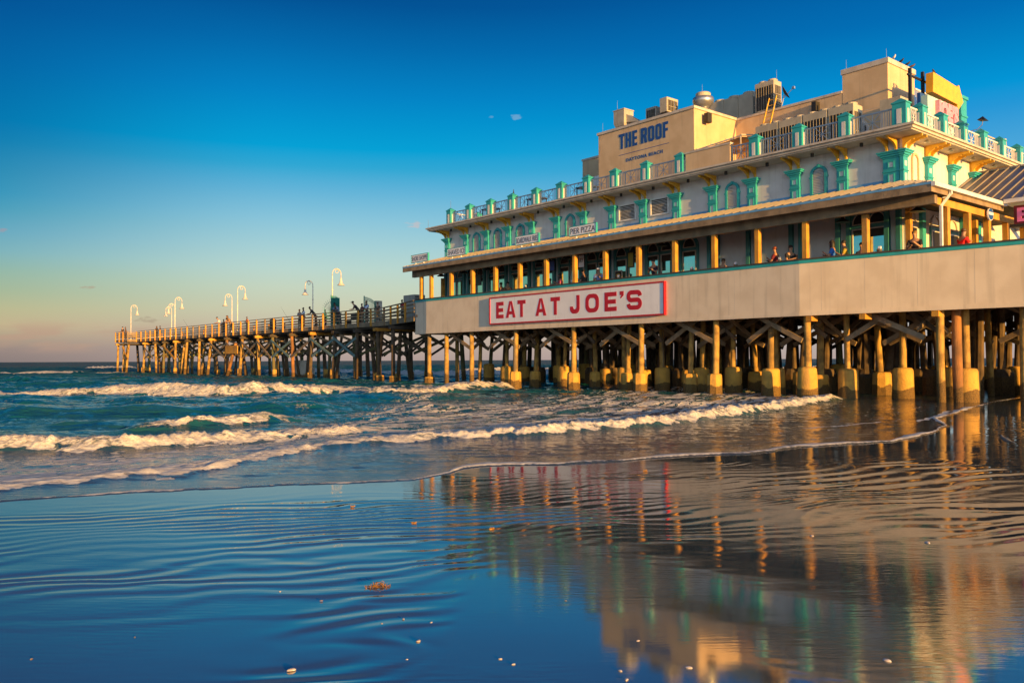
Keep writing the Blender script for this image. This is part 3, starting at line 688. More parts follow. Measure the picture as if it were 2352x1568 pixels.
# neon EA(T) sign by the gable: box face towards +x/-y
t = thing('neon_sign', 'red sign with glowing pink letters EAT under the gable roof', 'neon sign', W(5.9, 6.1, 7.0))
MB().box(-.15, 1.9, .0, .25, -.1, .62).build('box', mat('crimson', (.13, .002, .02), .5), t)
MB().box(-.3, 2.0, -.02, .3, -.22, -.105).build('ledge', black, t)
text_mesh('lettering', 'EAT', mat('neon_glow', (.50, .12, .24), .4, emit=(1., .15, .35, .10)), t, (-.02, -.02, -.03), 1, width=1.7, height=.55, ext=.03, bold=.03)
t = thing('oval_sign', 'small blue oval sign with white band hanging at the porch corner beam', 'sign', W(5.30, 4.9, 7.22))
m = MB(); m.prism([(.27*math.cos(a), .25*math.sin(a)) for a in [2*math.pi*i/24 for i in range(24)]], 0, .05, 'yz'); m.build('border', signw, t)
m = MB(); m.prism([(.245*math.cos(a), .225*math.sin(a)) for a in [2*math.pi*i/24 for i in range(24)]], .051, .058, 'yz'); m.build('face', navy, t)
MB().box(.059, .064, -.22, .22, -.03, .075).build('band', signw, t)
# ================================================================ arrow sign + JOE'S panel on the terrace
t = thing('arrow_sign', 'yellow arrow sign above a mint panel with pink letters JOE\'S on the terrace', 'sign', W(2.0, 7.6, 10.8))
MB().prism([(.15, 2.66), (2.68, 2.58), (2.70, 2.28), (3.34, 2.80), (2.90, 3.52), (2.68, 3.40), (.2, 3.56)], -.32, 0, 'yz').build('arrow', arrow, t)
MB().box(-.30, -.02, -.35, 2.55, .78, 2.44).build('panel', mint, t)
MB().box(-.45, -.31, -.42, 2.6, .7, 2.60).build('panel_back', navy, t)
text_mesh('lettering', "JOE\u2019S", pink, t, (.07, .25, 1.18), 1, width=2.15, height=1.15, ext=.10, bold=.08, axis='u')
m = MB(); m.box(-.62, -.50, -.9, -.78, 0, 3.65); m.box(-.62, -.50, .35, .47, 0, 3.75); m.box(-.62, -.50, 2.6, 2.72, 0, 3.55); m.box(-.60, -.52, -1.05, 2.9, 3.30, 3.38); m.build('frame', black, t)
MB().box(-.45, -.35, .5, 2.6, 3.1, 3.62).build('backboard', acm, t)
t = thing('floodlight', 'small dark floodlight on a curved arm reaching out from the terrace rail', 'floodlight', W(3.75, 7.3, 11.25))
MB().tube([(0, 0, 0), (.25, 0, .02), (.45, -.05, .15), (.5, -.1, .32)], .015, 6).build('arm', steel, t)
MB().add([(.34, -.3, .34), (.66, -.3, .30), (.66, .1, .30), (.34, .1, .34), (.5, -.1, .50)], [(0, 1, 4), (1, 2, 4), (2, 3, 4), (3, 0, 4), (3, 2, 1, 0)]).build('head', black, t)
t = thing('louvre_screen', 'slatted wooden screen behind the right terrace railing', 'screen', W(2.9, 13.3, 10.66))
m = MB()
for i in range(9): m.bar((0, -2.4, .1+i*.14), (0, -.1, .1+i*.14+.0), .03, .06)
m.build('slats', tan, t); MB().box(-.06, .06, -.09, .09, 0, 1.42).build('post', tan, t); MB().box(-.06, .06, -2.5, -2.4, 0, 1.3).build('post', tan, t)
# ================================================================ ROOFTOP EQUIPMENT
def cabinet(name, label, cat, u, v, z, w, d, h, fins='front', m_=acm, group=None, fans=0):
    t = thing(name, label, cat, W(u, v, z), None, group)
    MB().box(-w/2, w/2, -d/2, d/2, .06, h).build('casing', m_, t, bevel=.012)
    MB().box(-w/2+.03, w/2-.03, -d/2+.03, d/2-.03, 0, .06).build('base', dark, t)
    m = MB()
    if fins in ('front', 'both'):
        m.box(-w/2+.06, w/2-.06, -d/2-.006, -d/2+.002, .12, h*.84); m.build('grille', dark, t)
        s = MB(); x = -w/2+.09
        while x < w/2-.06: s.box(x, x+.014, -d/2-.02, -d/2-.007, .12, h*.84); x += .15
        s.build('fin', m_, t)
    if fins in ('side', 'both'):
        MB().box(w/2-.002, w/2+.006, -d/2+.08, d/2-.08, .12, h*.84).build('grille', dark, t)
        s = MB(); y = -d/2+.1
        while y < d/2-.08: s.box(w/2+.007, w/2+.02, y, y+.016, .12, h*.84); y += .14
        for z_ in (.35, .6, .85): 
            if z_ < h*.7: s.box(w/2+.031, w/2+.04, -d/2+.08, d/2-.08, z_*1., z_+.02)
        s.build('fin', m_, t)
    for i in range(fans):
        x = -w/2+w*(i+.5)/fans
        MB().lathe((x, 0, h), [(min(w/fans, d)*.42, .001), (min(w/fans, d)*.44, .10), (min(w/fans, d)*.38, .13)], 16).build('fan_cowl', m_, t)
    return t
zr = 14.46
t = thing('hood_vent', 'boxy grey vent hood on a square duct, leftmost on the roof block', 'roof vent', W(-14.3, 5.3, zr))
MB().box(-.28, .28, -.28, .28, 0, .55).build('duct', acl, t); MB().add([(-.34, -.34, .52), (.34, -.34, .52), (.34, .34, .52), (-.34, .34, .52), (-.40, -.40, .70), (.40, -.40, .70), (.40, .40, .70), (-.40, .40, .70), (-.40, -.40, 1.42), (.40, -.40, 1.42), (.40, .40, 1.42), (-.40, .40, 1.42)],
    [(3, 2, 1, 0), (0, 1, 5, 4), (1, 2, 6, 5), (2, 3, 7, 6), (3, 0, 4, 7), (4, 5, 9, 8), (5, 6, 10, 9), (6, 7, 11, 10), (7, 4, 8, 11), (8, 9, 10, 11)]).build('hood', acm, t)
MB().box(-.43, .43, -.43, .43, 1.42, 1.47).build('cap', acl, t)
MB().add([(.41, -.2, .7), (.41, .2, .7), (1.25, .2, .55), (1.25, -.2, .55), (.41, -.2, 1.15), (.41, .2, 1.15), (1.25, .2, .62), (1.25, -.2, .62)], [(0, 1, 2, 3), (4, 7, 6, 5), (0, 4, 5, 1), (3, 2, 6, 7), (0, 3, 7, 4), (1, 5, 6, 2)]).build('side_duct', acm, t)
cabinet('condenser', 'small dark condenser unit between the vent hood and the lighter unit', 'air conditioner', -12.05, 5.3, zr+.22, .72, .5, .88, 'front', acm)
cabinet('condenser', 'small tilted beige condenser unit with ribbed side above the roof lettering', 'air conditioner', -11.0, 5.35, zr+.50, .5, .95, .85, 'side', acl)
t = thing('unit_rack', 'low metal rack under the two small condenser units', 'rack', W(-11.6, 5.3, zr+.06)); m = MB(); m.bar((-1, -.25, .14), (1.1, -.25, .38), .05); m.bar((-1, .25, .14), (1.1, .25, .38), .05)
for x in (-.9, 0, 1): m.bar((x, 0, -.02), (x, 0, .2+x*.11), .05)
m.build('rail', steel, t)
t = thing('exhaust_fan', 'round metal exhaust fan with dark top on a square curb at the roof block corner', 'exhaust fan', W(-9.2, 6.0, zr))
MB().box(-.36, .36, -.36, .36, 0, .42).build('curb', acm, t)
MB().lathe((0, 0, .42), [(.34, 0), (.30, .12), (.38, .2), (.52, .34), (.57, .50), (.55, .66), (.50, .70), (.40, .70)], 24).build('bowl', steel, t, smooth=True)
MB().lathe((0, 0, 1.1), [(.34, 0), (.40, .03), (.40, .22), (.36, .26), (.05, .28)], 24).build('motor_cap', acl, t)
m = MB(); m.tube([(.35, -.2, .15), (.55, -.3, .3), (.6, -.3, .05)], .025, 6); m.tube([(-.1, -.52, .6), (-.2, -.55, .9), (.05, -.5, 1.0)], .02, 6); m.build('cable', black, t)
for i in range(4):
    cabinet('condenser', ['tall beige condenser cabinet, leftmost of the row behind the exhaust fan', 'tall beige condenser cabinet second from the left in the row behind the exhaust fan',
            'tall beige condenser cabinet third from the left in the row behind the exhaust fan', 'tall beige condenser cabinet at the right end of the row behind the exhaust fan'][i],
            'air conditioner', -11.2+i*.95, 9.0, zr+.05, .92, .80, 1.62, 'side' if i == 3 else '', acl, 'condenser cabinets in a row on the upper roof', fans=1)
cabinet('condenser', 'large condenser with dark ribbed grilles and fan cowls beside the satellite dish', 'air conditioner', -6.92, 8.6, zr+.25, 1.15, .72, 1.60, 'both', acl, fans=2)
t = thing('unit_stand', 'steel stand holding up the large ribbed condenser', 'rack', W(-6.92, 8.6, zr+.05)); m = MB()
for y in (-.3, .3): m.bar((-1.4, y, .16), (.9, y, .16), .06, .08)
for x in (-1.2, -.3, .7): m.bar((x, -.3, 0), (x, -.3, .13), .05); m.bar((x, .3, 0), (x, .3, .13), .05)
m.build('rail', acm, t)
t = thing('satellite_dish', 'grey satellite dish on a bent mast at the upper roof edge', 'satellite dish', W(-5.75, 8.0, zr))
ds = MB(); n = 20
prof = [(.02, 0), (.15, .02), (.28, .07), (.36, .12), (.355, .13), (.27, .085), (.14, .035), (.02, .02)]
ds.lathe((0, 0, 0), prof, n); Rm = Matrix.Rotation(R(-62), 3, 'Y') @ Matrix.Identity(3); ds.v = [tuple(Rm @ Vector((p[0], p[1]*1, p[2])) + Vector((.15, 0, .86))) for p in ds.v]
Rm2 = Matrix.Rotation(R(205), 3, 'Z'); ds.v = [tuple(Rm2 @ (Vector(p)-Vector((.15, 0, 0))) + Vector((.15, 0, 0))) for p in ds.v]
ds.build('dish', dark, t, smooth=True)
MB().tube([(-.1, 0, 0), (.02, 0, .3), (.12, 0, .62), (.15, 0, .8)], .03, 8).build('mast', steel, t)
m = MB(); m.tube([(.2, -.05, .62), (.75, -.1, .98)], .018, 6); m.box(.70, .82, -.15, -.03, .93, 1.05); m.tube([(-.35, .1, 0), (.1, 0, .55)], .015, 6); m.build('feed_arm', steel, t)
t = thing('roof_ladder', 'yellow ladder leaning on the upper wall over its coping', 'ladder', W(-6.1, 7.4, 12.9))
m = MB(); m.bar((-.2, -.55, .05), (-.05, .1, 2.2), .05, .05); m.bar((.25, -.55, .05), (.38, .1, 2.25), .05, .05); m.build('rail', yel, t)
m = MB()
for i in range(7): f = (i+.6)/7; m.bar((-.2+.15*f, -.55+.65*f, .05+2.15*f), (.25+.13*f, -.55+.65*f, .05+2.15*f), .03)
m.build('rung', yel, t)
for lab, loc, rz in (('boxy loudspeaker on the sunlit side of the roof block', W(-8.0, 4.8, 13.75), RZ), ('dark boxy loudspeaker on the upper wall left of the stair tower', W(-3.5, 7.42, 13.75), RZ)):
    t = thing('loudspeaker', lab, 'loudspeaker', loc, rz); MB().box(-.13, .13, -.17, .17, 0, .5).build('cabinet', dark, t, bevel=.01); MB().box(-.16, .02, -.03, .03, .2, .28).build('bracket', black, t)
    MB().box(-.11, .11, -.178, -.171, .03, .47).build('grille', black, t)
# terrace condensers behind the railing
for i in range(4):
    t = cabinet('condenser', ['wide terrace condenser with open dark grilles, left end of the terrace row', 'wide terrace condenser with open dark grilles, second from the left on the terrace', 'wide terrace condenser with open dark grilles, third from the left on the terrace', 'wide terrace condenser with open dark grilles, right end of the terrace row'][i],
            'air conditioner', -4.25+i*1.25, 4.7, 10.69, 1.2, .8, 2.06, 'both' if i == 3 else 'front', acl, 'large condensers in a row behind the terrace railing', fans=2)
cabinet('condenser', 'lone condenser behind the corner posts in front of the tower', 'air conditioner', 1.6, 4.9, 10.69, .9, .7, 1.95, 'side', acl)
# lightning rods
for i, (u, v, z, lab) in enumerate([(-14.9, 4.2, 14.56, 'thin lightning rod at the left end of the roof block'), (-14.4, 4.9, 15.97, 'thin lightning rod on the vent hood'), (-9.6, 4.1, 14.56, 'thin lightning rod left of the exhaust fan'), (-9.25, 6.0, 15.82, 'thin lightning rod on top of the exhaust fan'),
        (-6.4, 8.6, 16.4, 'thin lightning rod on the large ribbed condenser'), (-2.05, 7.75, 15.52, 'thin lightning rod at the left edge of the stair tower'), (-.1, 7.8, 15.52, 'thin lightning rod at the front corner of the stair tower'), (-29.3, 1.9, 10.66, 'thin lightning rod at the left tip of the cornice'), (-27.2, 2.30, 11.74, 'thin lightning rod on the leftmost parapet post')]):
    t = thing('lightning_rod', lab, 'lightning rod', W(u, v, z), None, 'lightning rods along the roof edges'); MB().tube([(0, 0, -.02), (0, 0, .6 if z < 15 else .5)], [.014, .008], 5).build('rod', steel, t); MB().lathe((0, 0, -.01), [(.04, 0), (.02, .04)], 8).build('foot', steel, t)
# umbrellas folded / tables behind the far parapet
t = thing('folded_umbrella', 'closed dark patio umbrella behind the far terrace railing', 'umbrella', W(-21.7, 3.2, 10.66)); MB().tube([(0, 0, 0), (0, 0, 1.5)], .02, 6).build('pole', steel, t); MB().lathe((0, 0, .35), [(.20, 0), (.17, .3), (.10, .8), (.03, 1.15), (.015, 1.3)], 10).build('canopy', black, t)
for i, (u, lab) in enumerate([(-24.1, 'dark terrace table with chairs, leftmost behind the roof railing'), (-19.6, 'dark terrace table with chairs right of the folded umbrella'), (-15.3, 'dark terrace table with chairs behind the railing left of the lettering block')]):
    t = thing('terrace_table', lab, 'table', W(u, 3.3, 10.66), None, 'dark tables on the roof terrace')
    MB().box(-.55, .55, -.4, .4, .70, .76).build('tabletop', dark, t)
    for x in (-.48, .48):
        for y in (-.33, .33): MB().box(x-.025, x+.025, y-.025, y+.025, 0, .70).build('leg', black, t)
t = thing('white_screen', 'pale screen panel standing on the terrace behind the middle railing', 'screen', W(-15.9, 4.6, 10.66)); MB().box(-.35, .45, -.04, .04, .05, 1.65).build('panel', signw, t); MB().box(-.4, .5, -.2, .2, 0, .05).build('base', dark, t)
t = thing('white_screen', 'low pale planter panel at the far left end of the terrace', 'screen', W(-26.3, 3.4, 10.66)); MB().box(-.5, .5, -.04, .04, .05, .75).build('panel', signw, t); MB().box(-.5, .5, -.15, .15, 0, .05).build('base', dark, t)
# ================================================================ FISHING PIER
FPR = thing('fishing_pier', 'long weathered timber fishing pier on slanting braced piles running out to sea', 'pier')
NV, FV = 2.40, 7.0; DZ = 4.55
MB().prism([(-98.6, NV), (-35.8, NV), (-28.35, .25), (-28.35, 7.0), (-98.6, 7.0)], DZ-.12, DZ, 'xy').build('deck', floorm, FPR)
MB().prism([(-104.0, 1.2), (-98.6, 1.2), (-98.6, 9.2), (-104., 9.2)], DZ-.12, DZ-.003, 'xy').build('end_deck', floorm, FPR)
paths = [((-35.8, NV), (-98.6, NV)), ((-28.45, .2), (-35.8, NV)), ((-98.6, NV), (-98.6, 1.2)), ((-98.6, 1.2), (-104., 1.2)), ((-104, 1.2), (-104, 9.2)), ((-104, 9.2), (-98.6, 9.2)), ((-98.6, 7.0), (-30, 7.0))]
for p, q in paths:
    p = Vector(p+(0,)); q = Vector(q+(0,)); Lg = (q-p).length
    m = MB(); m.bar(p+Vector((0, 0, 5.58)), q+Vector((0, 0, 5.58)), .20, .05); m.build('handrail', wood, FPR)
    for z in (5.33, 5.08, 4.84): MB().bar(p+Vector((0, 0, z)), q+Vector((0, 0, z)), .05, .125).build('rail', wood, FPR)
    MB().bar(p+Vector((0, 0, 4.36)), q+Vector((0, 0, 4.36)), .07, .32).build('fascia', wood if p.y < 5 else wooddk, FPR)
    n = max(1, round(Lg/1.95)); d = (q-p).normalized(); nn = Vector((d.y, -d.x, 0)); 
    if nn.y > 0 or (abs(nn.y) < .3 and nn.x < 0): nn = -nn
    for i in range(n+1):
        if p.y > 6.5 and q.y > 6.5 and i % 2: continue
        if i == 0 and p.x != -35.8: continue
        c = p+d*Lg*i/n+(nn*.085 if p.y < 6.5 else Vector((0, 0, 0)))
        MB().bar(c+Vector((0, 0, 4.22)), c+Vector((0, 0, 5.55)), .13, .10).build('railing_post', wood if c.x > -30 else (woodp if rnd.random() < .8 else wood), FPR)
for v in (2.7, 4.2, 5.7, 6.8): MB().box(-98.5, -28.4, v-.1, v+.1, 4.06, 4.42).build('stringer', wooddk, FPR)
near = [-104.0, -101.4, -98.9, -95.2, -91.0, -87.3, -83.2, -79.2, -75.2, -71.6, -67.2, -63.0, -59.3, -55.9, -51.8, -47.7, -43.6, -40.0, -36.5, -32.4]
for i, u in enumerate(near):
    v = 1.5 if u < -98 else (2.45 if u < -36.6 else 2.2-(u+36.5)*.28)
    lean = (rnd.choice([-.9, -.5, -.3, .1, .2, -.7]), rnd.uniform(-.2, .2)) if u < -36 else (rnd.uniform(-.2, .15), 0)
    m_ = pilered if i in (10, 14) else (pilegrn if i in (13, 5) else (pileshade if u > -50 else pilem))  # piles nearest the restaurant get its shadow through the darker timber colour
    cl = (.22, rnd.uniform(.5, .9), 0) if (i in (1, 3, 6, 11, 13, 15, 16)) else ((.33, .5, 1) if u > -37 else None)
    pile(FPR, u-.1, v, 4.1, .15, lean, cl, m_)
    MB().box(u-.15, u+.15, v-.35, (7.2 if u > -98 else 9), 3.82, 4.055).build('cap_beam', wooddk if i % 3 else woodp, FPR)
    for vv in ((4.0, 5.4, 6.9) if u > -98 else (4., 8.6)):
        if i % 2 and vv == 5.4: continue
        pile(FPR, u-.1+rnd.uniform(-.5, .5), vv, 3.85, rnd.uniform(.14, .18), (rnd.uniform(-.9, .9), rnd.uniform(-.1, .5)), (.22, rnd.uniform(.4, .9), 0) if rnd.random() < .45 else None, rnd.choice([pileshade, pileshade, pilegrn]))
for i in range(16):
    u = near[2+i]+rnd.uniform(1.0, 2.6); pile(FPR, u, rnd.uniform(2.7, 6.2), 4.0, rnd.uniform(.11, .15), (rnd.uniform(-1.4, .9), rnd.uniform(-.3, .4)), None, rnd.choice([pileshade, pilem, pilered, pileshade, pileshade]))
pile(FPR, -64.2, 2.2, 3.4, .16, (-2.8, 0), None, pilered)
pile(FPR, -99.6, 1.6, 4.0, .18, (-1.9, 0)); pile(FPR, -98.2, 6, 3.8, .2, (-2.8, 0), None, pilered)
teald = mat('weathered_teal_timber', (.18, .28, .26), .8, (.12, .19, .18), 2.5, streak=.4, bump=.5)
for (a, b, c) in ((-55.9, -51.8, teald), (-47.9, -43.6, teald), (-43.8, -40.0, teald), (-59.2, -55.9, wood), (-51.8, -47.9, wood), (-67.1, -63, wood), (-63, -59.3, wood), (-71.6, -67.2, wood), (-87.4, -83, woodp), (-95.3, -91, wood), (-101.4, -98.6, woodp)):
    v = 2.25 if a > -98 else 1.3
    if c is teald or c is woodp or rnd.random() < .5: brace(FPR, (a, v, 3.55), (b, v-.06, 1.95), .06, .20, c)
    brace(FPR, (a+.1, v+.15, 2.0), (b-.1, v+.1, 3.4), .06, .20, c)
for a, b in zip(near[3:], near[4:]):
    for v in (4.1, 6.9): brace(FPR, (a, v, 3.5), (b, v, 2.0), .06, .17, pileshade); brace(FPR, (a, v+.1, 2.0), (b, v+.1, 3.5), .06, .17, pileshade)
for u in near:
    if u > -98:
        brace(FPR, (u+.2, 2.6, 2.1), (u+.2, 6.8, 3.7), .06, .2, pilegrn); brace(FPR, (u+.28, 2.6, 3.7), (u+.28, 6.8, 2.1), .06, .2, wood)
MB().box(-66.5, -63.3, 1.98, 2.05, 2.36, 3.16).build('sign_board', woodp, FPR, label='blank golden board nailed across the piles')
pl_ = MB(); pl_.box(-57.3, -55.9, 5.2, 5.9, -.5, 1.66); pl_.build('concrete_pier', concp, FPR)
MB().lathe((-54.0, 5.3, -.3), [(.42, 0), (.4, 1.1), (.4, 1.35)], 16).build('concrete_pier', concp, FPR); MB().lathe((-47.4, 4.4, -.3), [(.42, 0), (.4, 1.1), (.4, 1.3)], 16).build('concrete_pier', concp, FPR)
# ---------------------------------------------------------------- lamp posts
def make_lamp():
    t = thing('lamp_post', '', 'street lamp', W(0, 0, 0), None, 'white crook lamp posts along the pier')
    MB().lathe((0, 0, 0), [(.12, 0), (.12, .35), (.08, .4), (.05, .5), (.047, 2.9), (.07, 2.93), (.07, 3.0), (.045, 3.03), (.04, 4.2)], 12).build('pole', lampw, t, smooth=False)
    m = MB(); m.tube([(0, 0, 4.2)]+[(.40-.40*math.cos(a), 0, 4.32+.44*math.sin(a)) for a in [math.pi*i/12 for i in range(13)]]+[(.80, 0, 4.1)], .04, 8)
    m.tube([(.42+.2*math.cos(a)*(1-a/14), 0, 4.52+.2*math.sin(a)*(1-a/14)) for a in [2*math.pi*i/14+.3 for i in range(15)]], .03, 6); m.build('crook', lampw, t, smooth=True)
    MB().lathe((.80, 0, 3.38), [(.33, 0), (.30, .03), (.20, .13), (.12, .28), (.09, .43), (.08, .52), (.10, .57), (.05, .63), (.04, .75)], 20).build('lamp_shade', lampw, t, smooth=True)
    return t
lp = make_lamp()
lamps = [(-44.78, 2.75, 0, 'nearest white lamp post, beside the green gate'), (-65.19, 2.75, 0, 'white lamp post with right-hand shade in the middle of the pier'), (-84.5, 2.75, 0, 'white lamp post with right-hand shade, taller of the far cluster'), (-102.2, 2.6, 0, 'lone white lamp post at the far end of the pier'),
         (-55.9, 6.5, 1, 'grey-shaded lamp post with left-hand shade just left of the gate lamp'), (-76.3, 6.5, 1, 'white lamp post with left-hand shade in the middle pair'), (-96.3, 6.5, 1, 'white lamp post with left-hand shade in the far cluster, middle height'), (-103.2, 8.3, 1, 'lowest white lamp post of the far cluster, shade to the left')]
for i, (u, v, fl, lab) in enumerate(lamps):
    o = lp if i == 0 else copy_tree(lp)
    o.location = W(u, v, DZ); o.rotation_euler = (0, 0, RZ+R(90 if not fl else -90) + R(-30 if not fl else 30)*0); o['label'] = lab
# ---------------------------------------------------------------- gate, cabinet
t = thing('pier_gate', 'dark green iron gate with arched tops and spiked fan across the pier', 'gate', W(-44.5, 2.5, DZ))
def leaf(v0, v1, za, zb, name):
    m = MB(); n = max(4, int((v1-v0)/.11))
    for i in range(n+1):
        f = i/n; z = za+(zb-za)*f+math.sin(math.pi*f)*.10; m.bar((0, v0+(v1-v0)*f, .08), (0, v0+(v1-v0)*f, z), .03)
    pts = [(0, v0+(v1-v0)*f, za+(zb-za)*f+math.sin(math.pi*f)*.10-.12) for f in [i/10 for i in range(11)]]
    m.tube(pts, .025, 5); m.tube([(p[0], p[1], p[2]-.14) for p in pts], .025, 5); m.bar((0, v0, .15), (0, v1, .15), .05); m.bar((0, v0, 1.1), (0, v1, 1.1), .05)
    m.bar((0, v1, 0), (0, v1, zb), .07); m.bar((0, v0, 0), (0, v0, za+.05), .07); m.build(name, gategreen, t)
leaf(3.1, 4.15, 2.52, 2.15, 'gate_leaf')
m = MB(); m.box(-.06, -.03, 0, .72, .1, 2.3); m.build('mesh_screen', gategreen, t); leaf(0, .72, 2.45, 2.3, 'gate_leaf')
MB().box(-.2, .2, 4.2, 4.75, 0, 2.2).build('gate_pillar', concp, t)
m = MB()
for i in range(15):
    a = R(95+i*12); m.tube([(-.02, .12+.15*math.cos(a), 1.2+.15*math.sin(a)), (-.02, .12+1.0*math.cos(a), 1.2+1.0*math.sin(a))], [.018, .008], 4)
m.tube([(-.02, .12+.75*math.cos(R(95+i*12)), 1.2+.75*math.sin(R(95+i*12))) for i in range(15)], .015, 5); m.build('spiked_fan', gategreen, t)
t = thing('service_cabinet', 'square grey metal cabinet standing on the deck by the restaurant end', 'cabinet', W(-35.2, 4.6, DZ))
MB().box(-.75, .75, -.5, .5, 0, 2.0).build('casing', steel if 0 else acm, t, bevel=.02); m = MB()
for i in range(12): m.box(.751, .76, -.42, .42, .15+i*.15, .2+i*.15)
m.build('louvre', dark, t)
t = thing('trash_bin', 'dark slatted litter bin on the pier deck left of the anglers', 'litter bin', W(-57.6, 3.2, DZ)); MB().lathe((0, 0, 0), [(.28, 0), (.30, .1), (.30, .9), (.27, .95)], 14).build('barrel', dark, t); MB().lathe((0, 0, .96), [(.31, 0), (.31, .05), (.12, .12)], 14).build('lid', black, t)
t = thing('deck_bench', 'wooden bench on the pier deck behind the near railing', 'bench', W(-42.5, 3.5, DZ)); MB().box(-.9, .9, -.22, .22, .42, .48).build('seat', wooddk, t); MB().box(-.9, .9, .2, .24, .5, .9).build('backrest', wooddk, t)
for x in (-.8, .8): MB().box(x-.04, x+.04, -.2, .2, 0, .42).build('leg', wooddk, t)
# ---------------------------------------------------------------- porch lamps, hanging signs, boards
def make_pendant():
    t = thing('pendant_lamp', '', 'lamp', W(0, 0, 0), None, 'black cone lamps hanging under the porch')
    MB().tube([(0, 0, 0), (0, 0, -.28)], .012, 5).build('rod', black, t)
    MB().lathe((0, 0, -.62), [(.30, 0), (.27, .03), (.12, .13), (.07, .16), (.07, .30), (.03, .36)], 16).build('lamp_shade', black, t)
    return t
pp = make_pendant()
pl_list = [(-26.75, 1.2, 'black cone lamp hanging in the open end of the porch, against the sky'), (-24.4, 1.3, 'black cone lamp in the first bay right of the porch end'), (-21.9, 1.3, 'black cone lamp in the second porch bay from the left'), (-19.3, 1.3, 'black cone lamp below the PIER BOARDWALK side in the fourth bay'),
           (-17.2, 1.3, 'black cone lamp left of the blue hanging sign'), (-14.8, 1.3, 'black cone lamp just left of the FRY sign'), (-8.2, 1.3, 'black cone lamp above the man in the dark shirt'), (1.0, 1.6, 'pale-lit cone lamp in front of the two right arched windows'), (4.05, 1.5, 'sunlit cone lamp by the right porch corner')]
pl_list[3] = (-19.3, 1.3, 'black cone lamp left of the third sunlit post from the billboard edge')
for i, (u, v, lab) in enumerate(pl_list):
    o = pp if i == 0 else copy_tree(pp); o.location = W(u, v, 7.74); o['label'] = lab
def hsign(u, w, h, z, label, m_face, txt=None, tm=None):
    t = thing('hanging_sign', label, 'sign', W(u, 1.7, z)); MB().box(-w/2, w/2, -.03, .03, 0, h).build('board', black, t); MB().box(-w/2+.04, w/2-.04, -.036, -.031, .04, h-.04).build('face', m_face, t)
    m = MB(); m.bar((-w*.3, 0, h), (-w*.3, 0, h+.4), .02); m.bar((w*.3, 0, h), (w*.3, 0, h+.4), .02); m.build('hanger', black, t)
    if txt: text_mesh('lettering', txt, tm, t, (-w*.33, -.038, h*.42), 1, width=w*.66, height=h*.3, ext=.003, bold=.02)
hsign(-16.55, .55, .62, 6.62, 'blue hanging shop sign in the porch under the roof', navy)
hsign(-14.15, .5, .72, 6.6, 'black framed hanging sign reading FRY', signw, 'FRY', ink)
hsign(-10.55, .42, .8, 6.3, 'olive hanging shop sign beside a sunlit post right of the FRY sign', mat('olive_face', (.25, .22, .03), .6))
hsign(-23.4, .62, .7, 6.3, 'dark square hanging shop sign near the left end of the porch', mat('board_green', (.03, .09, .08), .6))
t = thing('menu_board', 'dark menu board with a yellow oval standing by the teal wall', 'menu board', W(-12.35, 2.7, 4.62)); MB().box(-.26, .26, -.03, .03, .5, 1.75).build('frame', coping, t); MB().box(-.22, .22, -.036, -.031, .55, 1.7).build('face', darkin, t); m = MB(); m.prism([(.15*math.cos(a), 1.5+.1*math.sin(a)) for a in [2*math.pi*i/18 for i in range(18)]], -.042, -.037); m.build('oval', yel, t)
t = thing('fire_alarm', 'small red alarm box on the sunlit wall beside the corner door', 'alarm box', W(2.9, 3.42, 6.25)); MB().box(-.02, .08, -.09, .09, 0, .2).build('box', redp, t, bevel=.01); MB().box(.081, .1, -.04, .04, .06, .13).build('button', signw, t)
# buckets on the rail counter
def make_bucket():
    t = thing('napkin_bucket', '', 'bucket', W(0, 0, 0), None, 'condiment buckets on the tables along the deck rail')
    MB().lathe((0, 0, 0), [(.07, 0), (.09, .17), (.095, .18)], 12).build('pail', steel, t, smooth=True)
    MB().box(-.05, .05, -.03, .03, .12, .27).build('napkins', signw, t); return t
bk = make_bucket()
for i, (u, lab) in enumerate([(-17.75, 'silver condiment bucket near the teal windows left of the billboard post'), (-13.95, 'blue-grey bucket between the dark haired woman and the FRY sign'), (-10.55, 'silver bucket with napkins above the letters JOE'), (-5.95, 'silver bucket in front of the double arched windows'), (-3.55, 'silver bucket right of the single arched window'), (-1.35, 'silver bucket between the couple above the panel corner'), (2.95, 'silver bucket left of the seated blonde woman')]):
    o = bk if i == 0 else copy_tree(bk); o.location = W(u, .75, 5.60); o['label'] = lab
def make_table():
    t = thing('counter_table', '', 'table', W(0, 0, 0), None, 'tall wooden tables along the deck rail')
    MB().box(-.5, .5, -.3, .3, .93, .97).build('tabletop', wooddk, t)
    for x in (-.4, .4): MB().box(x-.03, x+.03, -.03, .03, 0, .93).build('leg', wooddk, t)
    return t
tb = make_table()
for i, (u, lab) in enumerate([(-17.75, 'tall table with the leftmost bucket'), (-13.95, 'tall table below the FRY sign'), (-10.55, 'tall table behind the rail above the letters JOE'), (-5.95, 'tall table in front of the double arched windows'), (-3.55, 'tall table right of the single arched window'), (-1.35, 'tall table between the couple above the panel corner'), (2.95, 'tall table beside the seated blonde woman')]):
    o = tb if i == 0 else copy_tree(tb); o.location = W(u, .75, 4.63); o['label'] = lab
